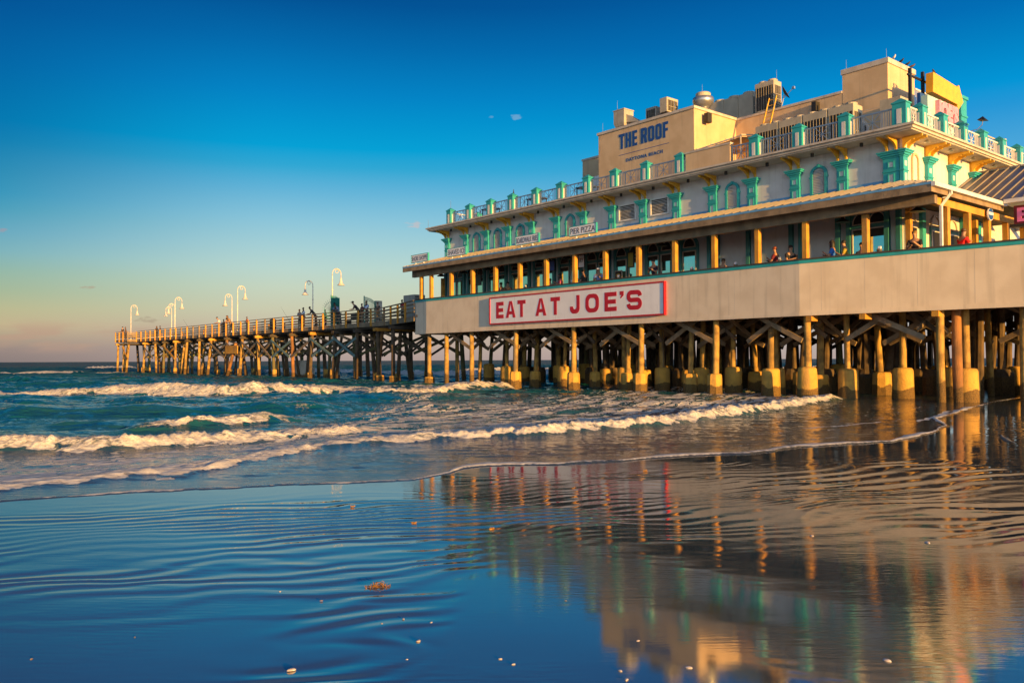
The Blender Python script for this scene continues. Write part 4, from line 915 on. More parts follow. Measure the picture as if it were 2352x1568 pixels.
# ================================================================ PEOPLE
skinm = mat('skin', (.42, .23, .14), .6); skind = mat('dark_skin', (.14, .07, .04), .6)
cloth = lambda n, c: mat('cloth_'+n, c, .85, bump=.3, bscale=20)
hairm = mat('dark_hair', (.015, .010, .008), .6); hairb = mat('brown_hair', (.10, .05, .02), .6)
def skinmesh(name, verts, edges, radii, m_, parent, sub=1):
    me = bpy.data.meshes.new(name); me.from_pydata(verts, edges, []); o = bpy.data.objects.new(name, me); C.objects.link(o)
    md = o.modifiers.new('s', 'SKIN'); md.use_smooth_shade = True
    for i, r_ in enumerate(radii): o.data.skin_vertices[0].data[i].radius = (r_, r_) if not isinstance(r_, tuple) else r_
    o.data.skin_vertices[0].data[0].use_root = True
    o.modifiers.new('u', 'SUBSURF').levels = sub
    ev = o.evaluated_get(bpy.context.evaluated_depsgraph_get()); nm = bpy.data.meshes.new_from_object(ev); nm.name = name
    bpy.data.objects.remove(o); nm.materials.clear(); nm.materials.append(m_)
    n = bpy.data.objects.new(name, nm); C.objects.link(n); n.parent = parent
    return n
def figure(pose):
    """faces -y; origin between the feet (or under the seat)"""
    t = thing('person', '', 'person', (0, 0, 0), 0)
    if pose == 'sit': hipz, knee, ank, lean = .62, [(-.12, -.42, .64), (.12, -.42, .64)], [(-.12, -.40, .18), (.12, -.40, .18)], .06
    elif pose == 'lean': hipz, knee, ank, lean = .90, [(-.10, -.02, .48), (.11, .04, .48)], [(-.11, .0, .08), (.12, .12, .08)], .42
    else: hipz, knee, ank, lean = .92, [(-.10, -.02, .49), (.11, .0, .49)], [(-.11, .02, .08), (.13, .03, .08)], .03
    th = .50; ch = (0, -lean*.8, hipz+th*math.cos(lean)); nk = (0, -lean*1.05, ch[2]+.10); hd = (0, nk[1]-.03-lean*.12, nk[2]+.13); tp = (0, hd[1]-.01, hd[2]+.10)
    v = [(0, 0, hipz), (0, -lean*.4, hipz+th*.5), ch, nk, hd, tp]; e = [(0, 1), (1, 2), (2, 3), (3, 4), (4, 5)]; r_ = [.12, .115, (.15, .10), .052, .085, .068]
    def chain(start, pts, rr):
        p = start
        for a, b in zip(pts, rr): v.append(a); r_.append(b); e.append((p, len(v)-1)); p = len(v)-1
        return p
    hands = []
    for s in (-1, 1):
        sh = (s*.19, ch[1], ch[2]-.02)
        if pose == 'stand': el, wr = (s*.25, ch[1]-.04, ch[2]-.30), (s*.16, ch[1]-.26, ch[2]-.30)
        elif pose == 'lean': el, wr = (s*.24, ch[1]-.14, ch[2]-.26), (s*.10, ch[1]-.34, ch[2]-.28)
        else: el, wr = (s*.24, ch[1]-.10, ch[2]-.28), (s*.08, ch[1]-.30, ch[2]-.12 if s > 0 else ch[2]-.22)
        w = chain(2, [sh, el, wr], [.062, .045, .032]); d = (Vector(wr)-Vector(el)).normalized(); pm = Vector(wr)+d*.07
        pi_ = chain(w, [tuple(pm)], [.034])
        for k in range(4): q = pm+d*(.06+.012*(1-abs(k-1.3)))+Vector((s*.0+(k-1.5)*.021, 0, -.015)); chain(pi_, [tuple(pm+d*.03+Vector(((k-1.5)*.02, 0, 0))), tuple(q)], [.010, .008])
        chain(w, [tuple(Vector(wr)+d*.03+Vector((-s*.04, 0, .01))), tuple(Vector(wr)+d*.06+Vector((-s*.055, 0, .01)))], [.011, .009])
        hands.append((sh, el, wr))
        hp = (s*.09, 0, hipz-.04); k_, a_ = knee[(s+1)//2], ank[(s+1)//2]
        chain(0, [hp, k_, a_, (a_[0], a_[1]-.14, a_[2]-.03)], [.085, .058, .040, .036])
    skinmesh('body', v, e, r_, skinm, t)
    # nose and ears as part of the head silhouette: small mesh of the face
    f = MB(); f.add([(-.012, hd[1]-.085, hd[2]-.01), (.012, hd[1]-.085, hd[2]-.01), (0, hd[1]-.112, hd[2]-.02), (0, hd[1]-.083, hd[2]+.03)], [(0, 1, 2), (1, 3, 2), (3, 0, 2)]); f.build('nose', skinm, t)
    sv = [(0, 0, hipz+.02), v[1], ch, (0, nk[1]+.01, nk[2]-.04)]; se = [(0, 1), (1, 2), (2, 3)]; sr = [.135, .13, (.165, .115), .065]
    for sh, el, wr in hands:
        sv += [sh, tuple(Vector(sh).lerp(Vector(el), .75))]; n = len(sv); se += [(2, n-2), (n-2, n-1)]; sr += [.076, .062]
    skinmesh('shirt', sv, se, sr, cloth('white', (.6, .6, .62)), t)
    tv = [(0, 0, hipz+.05)]; te = []; tr = [.13]
    for s in (0, 1):
        hp = ((s*2-1)*.09, 0, hipz-.04); a_ = Vector(knee[s]).lerp(Vector(ank[s]), .9)
        tv += [hp, knee[s], tuple(a_)]; n = len(tv); te += [(0, n-3), (n-3, n-2), (n-2, n-1)]; tr += [.10, .075, .06]
    skinmesh('trousers', tv, te, tr, cloth('navy', (.02, .03, .07)), t)
    hv = [(0, hd[1]+.03, hd[2]-.02), (0, hd[1]+.025, hd[2]+.06), (0, hd[1]-.03, hd[2]+.115)]
    skinmesh('hair', hv, [(0, 1), (1, 2)], [.085, .112, .088], hairm, t)
    return t
PROTO = {p: figure(p) for p in ('stand', 'lean', 'sit')}
used = set()
def person(pose, loc, rz, label, shirt, trousers=(.02, .03, .07), hair=None, skin=None, scale=1., group=None, hat=None, longhair=False):
    src = PROTO[pose]
    if pose in used: t = copy_tree(src)
    else: t = src; used.add(pose)
    if t is not src or True:
        for ch in [k for k in C.objects if k.parent == t]:
            b = ch.name.split('.')[0]
            m_ = {'body': skin or skinm, 'nose': skin or skinm, 'shirt': cloth('%.2f_%.2f_%.2f' % shirt, shirt), 'trousers': cloth('%.2f_%.2f_%.2f' % trousers, trousers), 'hair': hair or hairm}.get(b)
            if m_: ch.material_slots[0].link = 'OBJECT'; ch.material_slots[0].material = m_
            if b in ('cap', 'long_hair'): bpy.data.objects.remove(ch)
    t.location = loc; t.rotation_euler = (0, 0, rz); t.scale = (scale,)*3; t['label'] = label
    if group: t['group'] = group
    return t
def addcap(t, pose, c, long=False):
    hz, hy = {'stand': (1.65, -.09), 'lean': (1.585, -.52), 'sit': (1.34, -.13)}[pose]
    m = MB()
    if long: m.lathe((0, hy+.07, hz-.30), [(.03, 0), (.10, .08), (.105, .25), (.09, .36), (.04, .43)], 10).build('long_hair', c, t, smooth=True)
    else:
        m.lathe((0, hy+.01, hz+.02), [(.105, 0), (.10, .05), (.06, .10), (.01, .115)], 12); m.box(-.07, .07, hy-.19, hy-.08, hz+.02, hz+.035); m.build('cap', c, t)
PV = 3.05
pier_people = [('stand', -51.0, 'person in grey top standing left of the pair by the grey lamp post', (.28, .28, .30), .93, 200), ('stand', -50.2, 'person in white shirt standing beside the one in grey at the rail', (.55, .6, .68), 1., 170), ('lean', -48.4, 'person in dark jacket leaning on the rail beside the grey lamp post', (.05, .045, .04), 1.03, 160),
    ('stand', -46.1, 'child in pale shirt standing at the rail under the spiked fan', (.4, .38, .42), .78, 180), ('lean', -44.2, 'person in blue shirt leaning over the rail by the green gate', (.22, .28, .40), 1.08, 200), ('lean', -40.8, 'person in cap and dark shirt bending over the rail right of the gate screen', (.035, .03, .035), 1.05, 160),
    ('stand', -39.9, 'small person in maroon half hidden behind the man in white', (.12, .03, .04), .88, 180), ('stand', -39.2, 'person in light blue shirt with folded hands before the open gate leaf', (.5, .58, .75), .98, 185), ('stand', -37.5, 'dark clothed person standing before the gate pillar', (.03, .03, .035), .86, 200),
    ('stand', -33.6, 'person in maroon shirt by the platform end behind the railing', (.25, .03, .04), .84, 180), ('stand', -62.8, 'person in bright orange shirt standing alone on the middle of the pier', (.75, .16, .02), .84, 180), ('lean', -70.2, 'person in white shirt bending over the rail at the middle of the pier', (.72, .68, .66), 1.04, 165),
    ('stand', -69.0, 'person in dark top right of the bending white shirt', (.05, .04, .04), .84, 190), ('stand', -68.2, 'person in brown top in the huddle left of the middle lamps', (.20, .11, .06), .90, 160), ('lean', -67.7, 'person in tan jacket leaning in the huddle left of the middle lamps', (.34, .20, .10), 1.06, 200),
    ('stand', -91.6, 'person in black jacket standing on the far stretch of the pier', (.02, .02, .025), .86, 200), ('stand', -90.2, 'person in dark navy shirt next to the black jacket far out', (.05, .05, .09), .85, 160), ('stand', -103.4, 'person in black at the far end platform rail', (.02, .02, .02), 1.02, 200), ('stand', -102.0, 'person in brown jacket at the far end platform beside the one in black', (.12, .06, .04), .98, 170)]
for pose, u, lab, c, s, a in pier_people:
    v = PV-.25 if pose == 'stand' else PV
    if u < -98.6: v = 1.9
    if u > -35.8: v = NV+.8-(u+35.8)*.3
    dk = rnd.random() < .35
    t = person(pose, W(u, v, DZ), RZ+R(a-180), lab, c, rnd.choice([(.02, .03, .07), (.05, .045, .04), (.03, .03, .03), (.2, .17, .12)]), rnd.choice([hairm, hairb]), skind if dk else skinm, s)
    if 'cap' in lab: addcap(t, pose, dark)
    if 'tan jacket' in lab or 'black jacket standing' in lab: addcap(t, pose, hairb, True)
SEATZ = 4.63+.18
deck_people = [(-21.3, 1.9, 'person in pale pink top seated inside the third porch bay', (.42, .22, .20), 90, hairb, 0), (-20.9, 2.0, 'dark haired person in black beside the pale pink top', (.03, .03, .03), 250, hairm, 0), (-15.9, 1.0, 'small dark haired child peeking over the rail', (.1, .03, .05), 200, hairm, -.25), (-15.25, 1.2, 'woman with long dark hair and pink top seated at the rail', (.45, .08, .16), 150, hairm, .0),
    (-13.3, 1.1, 'man in dark shirt leaning sideways below the FRY sign', (.05, .045, .04), 110, hairm, .05), (-12.25, 1.1, 'person in light blue shirt with pale cap eating at the rail', (.25, .36, .7), 210, hairm, .05), (-8.4, 1.0, 'large man in dark navy shirt seated facing the sea', (.012, .016, .04), 180, hairm, .12), (-7.15, 1.2, 'person in pale blue top partly behind a sunlit post', (.25, .32, .6), 150, hairm, -.2),
    (-4.4, 1.0, 'woman with sunlit face just right of the middle post', (.10, .05, .04), 230, hairb, -.25), (-1.65, 1.0, 'red haired person in dark red top, left of the couple', (.16, .015, .03), 100, mat('red_hair', (.22, .05, .02), .6), .02), (-1.05, 1.0, 'man in dark shirt facing the person in dark red', (.02, .02, .03), 250, hairm, 0),
    (.95, 1.0, 'woman with dark ponytail and bright blue top', (.03, .16, .6), 110, hairm, .0), (1.35, 1.2, 'child in yellow-green top behind the woman in blue', (.4, .30, .03), 120, hairm, -.03), (2.1, 1.1, 'dark haired person whose head just shows over the rail', (.03, .03, .03), 180, hairm, -.22), (3.95, 1.5, 'blonde woman in black top by the downspout', (.015, .012, .02), 190, mat('blond_hair', (.24, .13, .04), .6), .05), (5.45, 1.9, 'person in bright red shirt turned away behind the corner post', (.75, .01, .01), 330, hairb, .0)]
for u, v, lab, c, a, hr, dz in deck_people:
    t = person('sit', W(u, v, SEATZ+dz), RZ+R(a-180), lab, c, (.03, .03, .04), hr, skinm, 1.05)
    if 'long dark' in lab or 'ponytail' in lab: addcap(t, 'sit', hairm, True)
    if 'pale cap' in lab: addcap(t, 'sit', signw)
    st = thing('bar_stool', 'dark stool under the '+' '.join([lab.split(' seated')[0].split(' standing')[0]])[:70], 'stool', W(u, v, 4.63+dz), RZ, 'dark stools along the deck rail')
    MB().lathe((0, 0, .62-.04), [(.17, 0), (.18, .05), (.17, .08)], 12).build('seat', wooddk, st)
    for k in range(4):
        a_ = math.pi/4+k*math.pi/2; MB().bar((.1*math.cos(a_), .1*math.sin(a_), .58), (.2*math.cos(a_), .2*math.sin(a_), 0-dz*0), .03).build('leg', black, st)
# fishing rods
for i, (u, lab) in enumerate([(-52.3, 'thin fishing rod leaning out from the rail left of the pair'), (-78.5, 'thin fishing rod standing on the rail of the far stretch')]):
    t = thing('fishing_rod', lab, 'fishing rod', W(u, 2.4, 5.4), None, 'fishing rods at the pier rail'); MB().tube([(0, .3, -.6), (-.3, -.1, .2), (-.9, -.4, 1.1)], [.014, .01, .005], 5).build('rod', black, t); MB().lathe((0, .22, -.35), [(.03, 0), (.03, .06)], 8).build('reel', steel, t)
# ================================================================ BIRDS
def bird(loc, rz, label, m_, s=1., legs=.03, group=None):
    t = thing('bird' if legs < .05 else 'sandpiper', label, 'bird', loc, rz, group)
    o = skinmesh('body', [(0, .13*s, -.02*s+.09*s), (0, .06*s, .09*s), (0, 0, .10*s), (0, -.05*s, .13*s), (0, -.075*s, .165*s), (0, -.09*s, .168*s)], [(i, i+1) for i in range(5)], [.012*s, .038*s, .048*s, .03*s, .024*s, .014*s], m_, t)
    MB().tube([(0, -.095*s, .168*s), (0, -.135*s-(.03 if legs > .05 else 0), .158*s)], [.006*s, .002*s], 5).build('beak', black, t)
    MB().add([(-.03*s, .05*s, .1*s), (.03*s, .05*s, .1*s), (.015*s, .19*s, .07*s), (-.015*s, .19*s, .07*s)], [(0, 1, 2, 3)]).build('tail', m_, t)
    for sx in (-.018, .018): m = MB().tube([(sx*s, .01*s, .06*s), (sx*s, .012*s, -legs)], .005*s, 5); m.tube([(sx*s, .012*s, -legs), (sx*s, -.03*s, -legs)], .004*s, 4); m.build('leg', black, t)
for i, (v, lab, m_) in enumerate([(8.29, 'white gull on the stair tower edge, nearest its corner', signw), (9.04, 'dark pigeon second from the tower corner', dark), (9.67, 'dark pigeon third along the stair tower edge', dark), (10.16, 'brown pigeon farthest along the stair tower edge', hairb)]):
    bird(W(.02, v, 15.56), RZ+R(60+i*20), lab, m_, 1.3, .04, 'birds perched on the stair tower edge')
bird(W(2.0-.15, 8.2, 14.38), RZ, 'dark pigeon perched on top of the yellow arrow', dark, 1.2, .03)
bird(Vector((8.15, 13.87, .155)), R(200), 'small grey sandpiper wading in the shallow water at the right edge', mat('sandpiper_grey', (.13, .13, .14), .8), .95, .15)
# ================================================================ NOISE
_rng = np.random.RandomState(11); _tab = _rng.rand(512, 512)
def vn(x, y):
    xi = np.floor(x).astype(np.int64); yi = np.floor(y).astype(np.int64); fx = x-xi; fy = y-yi
    fx = fx*fx*(3-2*fx); fy = fy*fy*(3-2*fy); a = xi & 511; b = yi & 511; a1 = (xi+1) & 511; b1 = (yi+1) & 511
    return (_tab[a, b]*(1-fx)+_tab[a1, b]*fx)*(1-fy)+(_tab[a, b1]*(1-fx)+_tab[a1, b1]*fx)*fy
def fbm(x, y, o=4, g=.5):
    r_ = np.zeros_like(x); a = 1.; s = 0.
    for i in range(o): r_ += a*vn(x+17.3*i, y+9.1*i); s += a; a *= g; x = x*2.03; y = y*2.03
    return r_/s
def sm(x, a, b): t = np.clip((x-a)/(b-a), 0, 1); return t*t*(3-2*t)
def line(X, pts):
    p = np.array(pts); return np.interp(X, p[:, 0], p[:, 1])
WASH = [(-60, -4), (-12, 6.4), (-8, 8.5), (-5.88, 9.63), (-5.42, 9.89), (-4.18, 10.38), (-2.26, 10.99), (-1.33, 11.32), (-.9, 11.8), (-.74, 12.29), (-.5, 12.6), (.82, 12.85), (1.52, 13.15), (3.0, 13.9), (3.99, 14.2), (4.84, 14.96), (5.8, 15.45), (7.28, 16.04), (8.85, 17.86), (10.2, 19.6), (11.2, 22.), (14.17, 26.13), (18, 31), (30, 44), (60, 70), (400, 300)]
def slope_cos(f, X): d = (f(X+.5)-f(X-.5)); return 1/np.sqrt(1+d*d)
def offshore(X, Y):
    f = lambda x: line(x, WASH)
    wob = (fbm(X*1.3, Y*0+3.3, 3)-.5)*.35+(fbm(X*6, Y*0+8.3, 2)-.5)*.07
    return (Y-f(X)-wob)*slope_cos(f, X)
def polar(r0, r1, nr, t0, t1, nt_):
    r_ = r0*(r1/r0)**np.linspace(0, 1, nr); t = np.radians(np.linspace(t0, t1, nt_))
    RR, TT = np.meshgrid(r_, t, indexing='ij'); return RR*np.sin(TT), RR*np.cos(TT)
def grid_mesh(name, X, Y, Z, keep, m_, attrs={}):
    nr, nc = X.shape; idx = np.arange(nr*nc).reshape(nr, nc)
    k = keep[:-1, :-1] | keep[1:, :-1] | keep[:-1, 1:] | keep[1:, 1:]
    q = np.stack([idx[:-1, :-1][k], idx[:-1, 1:][k], idx[1:, 1:][k], idx[1:, :-1][k]], 1)
    us, inv = np.unique(q, return_inverse=True); q = inv.reshape(q.shape).astype(np.int32)
    P = np.stack([X.ravel()[us], Y.ravel()[us], Z.ravel()[us]], 1).astype(np.float32)
    me = bpy.data.meshes.new(name); me.vertices.add(len(P)); me.vertices.foreach_set('co', P.ravel())
    me.loops.add(q.size); me.loops.foreach_set('vertex_index', q[:, ::-1].ravel()); me.polygons.add(len(q))
    me.polygons.foreach_set('loop_start', np.arange(0, q.size, 4, dtype=np.int32)); me.polygons.foreach_set('loop_total', np.full(len(q), 4, np.int32))
    me.update(); me.polygons.foreach_set('use_smooth', np.ones(len(q), bool))
    for k_, a in attrs.items(): at = me.attributes.new(k_, 'FLOAT', 'POINT'); at.data.foreach_set('value', a.ravel()[us].astype(np.float32))
    me.materials.append(m_); o = bpy.data.objects.new(name, me); C.objects.link(o); o['kind'] = 'structure'; return o
# ================================================================ SEA
X, Y = polar(6.5, 480, 1050, -50, 50, 1150)
X2, Y2 = polar(482, 14000, 60, -50, 50, 1150)
X = np.vstack([X, X2]); Y = np.vstack([Y, Y2]); D = np.hypot(X, Y)
s = offshore(X, Y)
Z = np.full_like(X, .010); foam = np.zeros_like(X)
near_ = sm(D, 420, 200)
# swell and chop
ux, uy = .42, .907
q = X*ux+Y*uy; p = X*uy-Y*ux; wq = q+(fbm(X*.12, Y*.12, 3)-.5)*7
deep = sm(s, 1.5, 14); sh = sm(s, 14, 40)
for lam, amp, ph in ((7.3, .055, 0), (4.4, .035, 2.1), (2.6, .022, 4.0), (1.5, .012, 1.0)):
    w_ = np.sin(wq/lam*2*np.pi+ph+(fbm(p*.22/lam*3+ph, q*.18/lam*3, 2)-.5)*6); Z += amp*deep*(1+sh*.9)*(w_*.7+.5*np.maximum(w_, 0)**3)*near_
Z += deep*near_*(fbm(X*1.1, Y*1.9, 4)-.5)*.13*(1+sh*.8)
swash = sm(s, .1, 1.2)*(1-deep)
Z += swash*(fbm(X*2.2+5, Y*4.5, 4)-.5)*.036*near_
Z -= .02*sm(-s, -.05, .12)
def breaker(pts, h, x0, x1, wf, wb, fs=1., foam_w=None, soft=.8, bump_=.35, fback=.6, lean=0):
    """one wave crest; h may be a list of (x, h)"""
    global Z, foam
    pp = np.array(pts); f = lambda x: line(x, pts)
    m_ = (Y > pp[:, 1].min()-6) & (Y < pp[:, 1].max()+8) & (X > x0-2) & (X < x1+2)
    x = X[m_]; y = Y[m_]
    wob = (fbm(x*.7, x*0+h_seed[0], 3)-.5)*.5; h_seed[0] += 3.7
    d = (f(x)+wob-y)*slope_cos(f, x)          # positive towards the beach
    H_ = line(x, h) if isinstance(h, list) else np.full_like(x, h)
    win = sm(x, x0, x0+soft)*sm(x, x1, x1-soft); H_ = H_*win
    lump = fbm(x*3.2, y*3.2, 4); fine = fbm(x*9, y*9, 3)
    prof = np.where(d > 0, np.exp(-(d/wf)**2), np.exp(-(d/wb)**2))
    fw = foam_w or wf*1.25
    fm = sm(d, -fback*wb*(.6+.8*lump), -fback*wb*.2)*sm(d, fw*(1.15+1.7*(lump-.5)), fw*(.72+1.5*(lump-.5)))*win*fs*(.55+.45*sm(fbm(x*.9+3, y*2.2+h_seed[0], 4), .36, .52))
    dz = H_*prof*(.82+.36*fbm(x*1.1, x*0+1.7, 2)) + H_*fm*bump_*((lump-.5)*1.8+(fine-.5)*1.3)*np.maximum(prof, .35)
    Z[m_] += dz; foam[m_] = np.maximum(foam[m_], fm)
    return
h_seed = [1.3]
def lace(pts, x0, x1, w0, w1, amount, soft=1.):
    """streaky foam left behind a wave between offshore distances w0..w1"""
    pp = np.array(pts); f = lambda x: line(x, pts)
    m_ = (Y > pp[:, 1].min()-3) & (Y < pp[:, 1].max()+w1+6) & (X > x0-1) & (X < x1+1)
    x = X[m_]; y = Y[m_]; d = -(f(x)-y)*slope_cos(f, x)
    n_ = fbm(x*1.6+(y-f(x))*.5, (y-f(x))*5.0, 5, .6); e = sm(d, w0, w0+.4)*sm(d, w1, w1*.55)*sm(x, x0, x0+soft)*sm(x, x1, x1-soft)
    foam[m_] = np.maximum(foam[m_], sm(n_, .575-.13*amount*e, .65-.07*amount)*e*np.minimum(amount, 1))
BORE = [(-12, 7.5), (-8, 9.6), (-6.48, 10.62), (-6.1, 11.13), (-4.91, 12.18), (-4.49, 12.5), (-4.2, 14.0), (-3.52, 15.6), (-1.57, 17.0), (.68, 17.9), (3.39, 20.3), (6.57, 24.1), (8.83, 27.2), (12.42, 32.6), (16, 36)]
breaker(BORE, [(-12, .05), (-6, .05), (-4, .08), (-1.5, .12), (1, .18), (6, .23), (9, .24), (13, .20)], -14, 13.4, .26, .9, 1., .34, 1.2, .55, .75)
lace(BORE, -1, 13, .3, 7., 1.3, 2.); lace(BORE, -6, 14, 1, 17., .95, 3.); lace(BORE, -14, 1, .2, 4.5, .95, 2.)
BR3 = [(-22, 15.6), (-12, 15.3), (-9.39, 15.3), (-7.36, 15.3), (-6.11, 16.1), (-4.37, 17.6), (-3.18, 18.8), (-1.73, 19.3), (0, 20)]
breaker(BR3, [(-22, .20), (-9, .22), (-6, .20), (-4.4, .17), (-3, .09), (-1, .04)], -24, -2.2, .34, 1.1, 1., .5, 1.5, .6, .5); lace(BR3, -22, 0, .3, 3, .55)
W4 = [(-9.5, 19.2), (-8.51, 19.9), (-7.5, 20.2), (-6.6, 21.0), (-5.4, 22.6)]
breaker(W4, .24, -9.6, -5.0, .38, 1.0, 1., .40, 1.6, .45, .35); lace(W4, -9, -4, .2, 2.5, .5)
W4b = [(-6, 21), (-1, 23), (4, 27), (9, 33)]; lace(W4b, -6, 9, 0, 6, .55, 2)
SW1 = [(-24, 25.5), (-12, 24.5), (-7, 26), (-3, 29)]
breaker(SW1, .28, -26, -4.5, .8, 1.6, .0, soft=3)
SW2 = [(-40, 33), (-14, 32), (-6, 34), (0, 36)]; breaker(SW2, .16, -40, 0, .9, 1.6, .0, soft=4)
BR5 = [(-40, 38), (-28, 38.6), (-23.5, 40.2), (-18.7, 40.6), (-13.1, 38.6), (-10.2, 41.3), (-8.4, 43)]
breaker(BR5, [(-40, .18), (-24, .2), (-20, .26), (-14, .44), (-10, .42), (-8, .26)], -27, -7.8, .6, 1.7, 1., 1.0, 2.0, .42, .6); lace(BR5, -18, -4, .3, 5, .6)
breaker([(-9.5, 42), (-5, 43.5), (-2, 46)], .16, -10, -1.5, .5, 1.6, .9, .9, 2, .4, .8); lace([(-9, 42), (-2, 44)], -11, -1, 0, 9, 1.1)
BR6 = [(-7.5, 38.6), (-5.37, 38.5), (-3.87, 41.5), (-1.84, 45.2), (-.15, 48), (1.5, 50)]
breaker(BR6, .30, -7.6, 1.0, .50, 1.4, 1., .65, 1.6, .4, .5)
breaker([(-80, 112), (-45, 109)], .2, -80, -44, 1.4, 3, 1., 1.2, 6, .3, .3)
breaker([(-97, 190), (-84, 190)], .5, -98, -84, 3, 4, 1., 3, 3, .6, .6)
breaker([(-18, 94), (-5, 89), (10, 84), (30, 80), (70, 78)], .45, -19, 80, 1.4, 3, 1., 2.6, 4, .4, .9)
breaker([(-36, 118), (-26, 112), (-20, 108)], .4, -36, -18, 1.3, 3, 1., 2.0, 3, .5, .8)
breaker([(-60, 70), (-30, 66)], .3, -60, -22, 1.5, 3, .0, soft=6); breaker([(-60, 52), (-15, 54)], .22, -60, -12, 1.2, 2.4, .0, soft=6)
breaker([(-10, 120), (30, 112), (80, 110)], .35, -10, 80, 1.4, 4, .9, 1.8, 5, .5, .8)
# edge of the wash: thin roll of foam
e_ = (fbm(X*2.5, Y*2.5, 3)-.5); wd = np.where(X > -.9, .05, .022)*(1+2.2*np.maximum(fbm(X*1.1+4, Y*0, 2)-.45, 0)*3)
gap = sm(fbm(X*.8+2, Y*0+7, 2), .30, .42)
edge = sm(s+e_*.06, -.02, .02)*sm(s+e_*.06, wd*2.4, wd)*sm(D, 60, 30)
ef = edge*(.55+.45*gap)*np.where(X > -.9, 1, .8)
Z += edge*np.where(X > -.9, .016, .005); foam = np.maximum(foam, ef)
# second inner thin line on the right
s2 = (Y-line(X, [(-3, 14), (0, 15.5), (7, 19.2), (9.5, 21.2), (10.4, 22.3)]))*.85+(fbm(X*1.5, Y*0+2, 3)-.5)*.4
foam = np.maximum(foam, sm(s2, -.02, .03)*sm(s2, .13, .07)*sm(X, 6.2, 7)*sm(X, 9.6, 9)*.9)
for (a, b, l0, dx) in ((9.8, 13.6, 20.3, 1.4), (10.8, 14.9, 21.6, 1.35)):
    s3 = (Y-(l0+(X-a)*dx))*.6+(fbm(X*2, Y*0+a, 3)-.5)*.4; foam = np.maximum(foam, sm(s3, -.03, .03)*sm(s3, .22, .1)*sm(X, a, a+.8)*sm(X, b, b-.8)*.9)
lace(WASH, -3, 16, .2, 5, .35, 2); lace([(-40, 20), (0, 26), (10, 38)], -30, 8, 0, 14, .35, 3)
depth = sm(s, .5, 9)
m = bpy.data.materials.new('sea_water'); m.use_nodes = True; t = m.node_tree; b = t.nodes['Principled BSDF']
af = N(t, 'ShaderNodeAttribute'); af.attribute_name = 'foam'; ad = N(t, 'ShaderNodeAttribute'); ad.attribute_name = 'depth'
g = N(t, 'ShaderNodeNewGeometry')
nz = N(t, 'ShaderNodeTexNoise'); nz.inputs['Scale'].default_value = 7; nz.inputs['Detail'].default_value = 7; nz.inputs['Roughness'].default_value = .65; L(t, g.outputs['Position'], nz.inputs[0])
ff = math_(t, 'ADD', af.outputs['Fac'], math_(t, 'MULTIPLY', math_(t, 'SUBTRACT', nz.outputs[0], .5), .9))
ff = math_(t, 'MULTIPLY', smooth(t, ff, .32, .62), smooth(t, af.outputs['Fac'], .04, .2))
wc = mixc(t, ad.outputs['Fac'], (.052, .058, .060, 1), (.006, .085, .115, 1))
nb = N(t, 'ShaderNodeTexNoise'); nb.inputs['Scale'].default_value = .13; nb.inputs['Detail'].default_value = 3; L(t, g.outputs['Position'], nb.inputs[0])
wc = mixc(t, math_(t, 'MULTIPLY', smooth(t, nb.outputs[0], .45, .7), .5), wc, (.03, .085, .06, 1))
spy = N(t, 'ShaderNodeSeparateXYZ'); L(t, g.outputs['Position'], spy.inputs[0]); wc = mixc(t, smooth(t, spy.outputs[1], 50, 220), wc, (.005, .060, .095, 1))  # far base colour painted dark blue in place of the horizon's sky reflection
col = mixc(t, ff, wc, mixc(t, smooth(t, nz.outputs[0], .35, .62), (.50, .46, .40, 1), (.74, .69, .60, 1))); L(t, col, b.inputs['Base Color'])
L(t, math_(t, 'ADD', math_(t, 'MULTIPLY', ff, .7), .06), b.inputs['Roughness']); b.inputs['IOR'].default_value = 1.36
spx = N(t, 'ShaderNodeSeparateXYZ'); L(t, g.outputs['Position'], spx.inputs[0]); L(t, smooth(t, spx.outputs[1], 18, 130, .5, .02), b.inputs['Specular IOR Level'])
mp = N(t, 'ShaderNodeMapping'); mp.inputs['Rotation'].default_value = (0, 0, R(-14)); mp.inputs['Scale'].default_value = (1.5, 4.2, 2); L(t, g.outputs['Position'], mp.inputs[0])
n1 = N(t, 'ShaderNodeTexNoise'); n1.inputs['Scale'].default_value = 2.2; n1.inputs['Detail'].default_value = 6; n1.inputs['Roughness'].default_value = .6; L(t, mp.outputs[0], n1.inputs[0])
n0 = N(t, 'ShaderNodeTexNoise'); n0.inputs['Scale'].default_value = .35; n0.inputs['Detail'].default_value = 5; L(t, mp.outputs[0], n0.inputs[0])
hgt = math_(t, 'ADD', math_(t, 'MULTIPLY', n1.outputs[0], .35), math_(t, 'MULTIPLY', math_(t, 'MULTIPLY', n0.outputs[0], ad.outputs['Fac']), 3.0))
hgt = math_(t, 'ADD', hgt, math_(t, 'MULTIPLY', math_(t, 'MULTIPLY', nz.outputs[0], ff), .8))
bp = N(t, 'ShaderNodeBump'); bp.inputs['Distance'].default_value = .12; L(t, hgt, bp.inputs['Height'])
L(t, math_(t, 'ADD', math_(t, 'MULTIPLY', ad.outputs['Fac'], .66), .24), bp.inputs['Strength']); L(t, bp.outputs[0], b.inputs['Normal'])
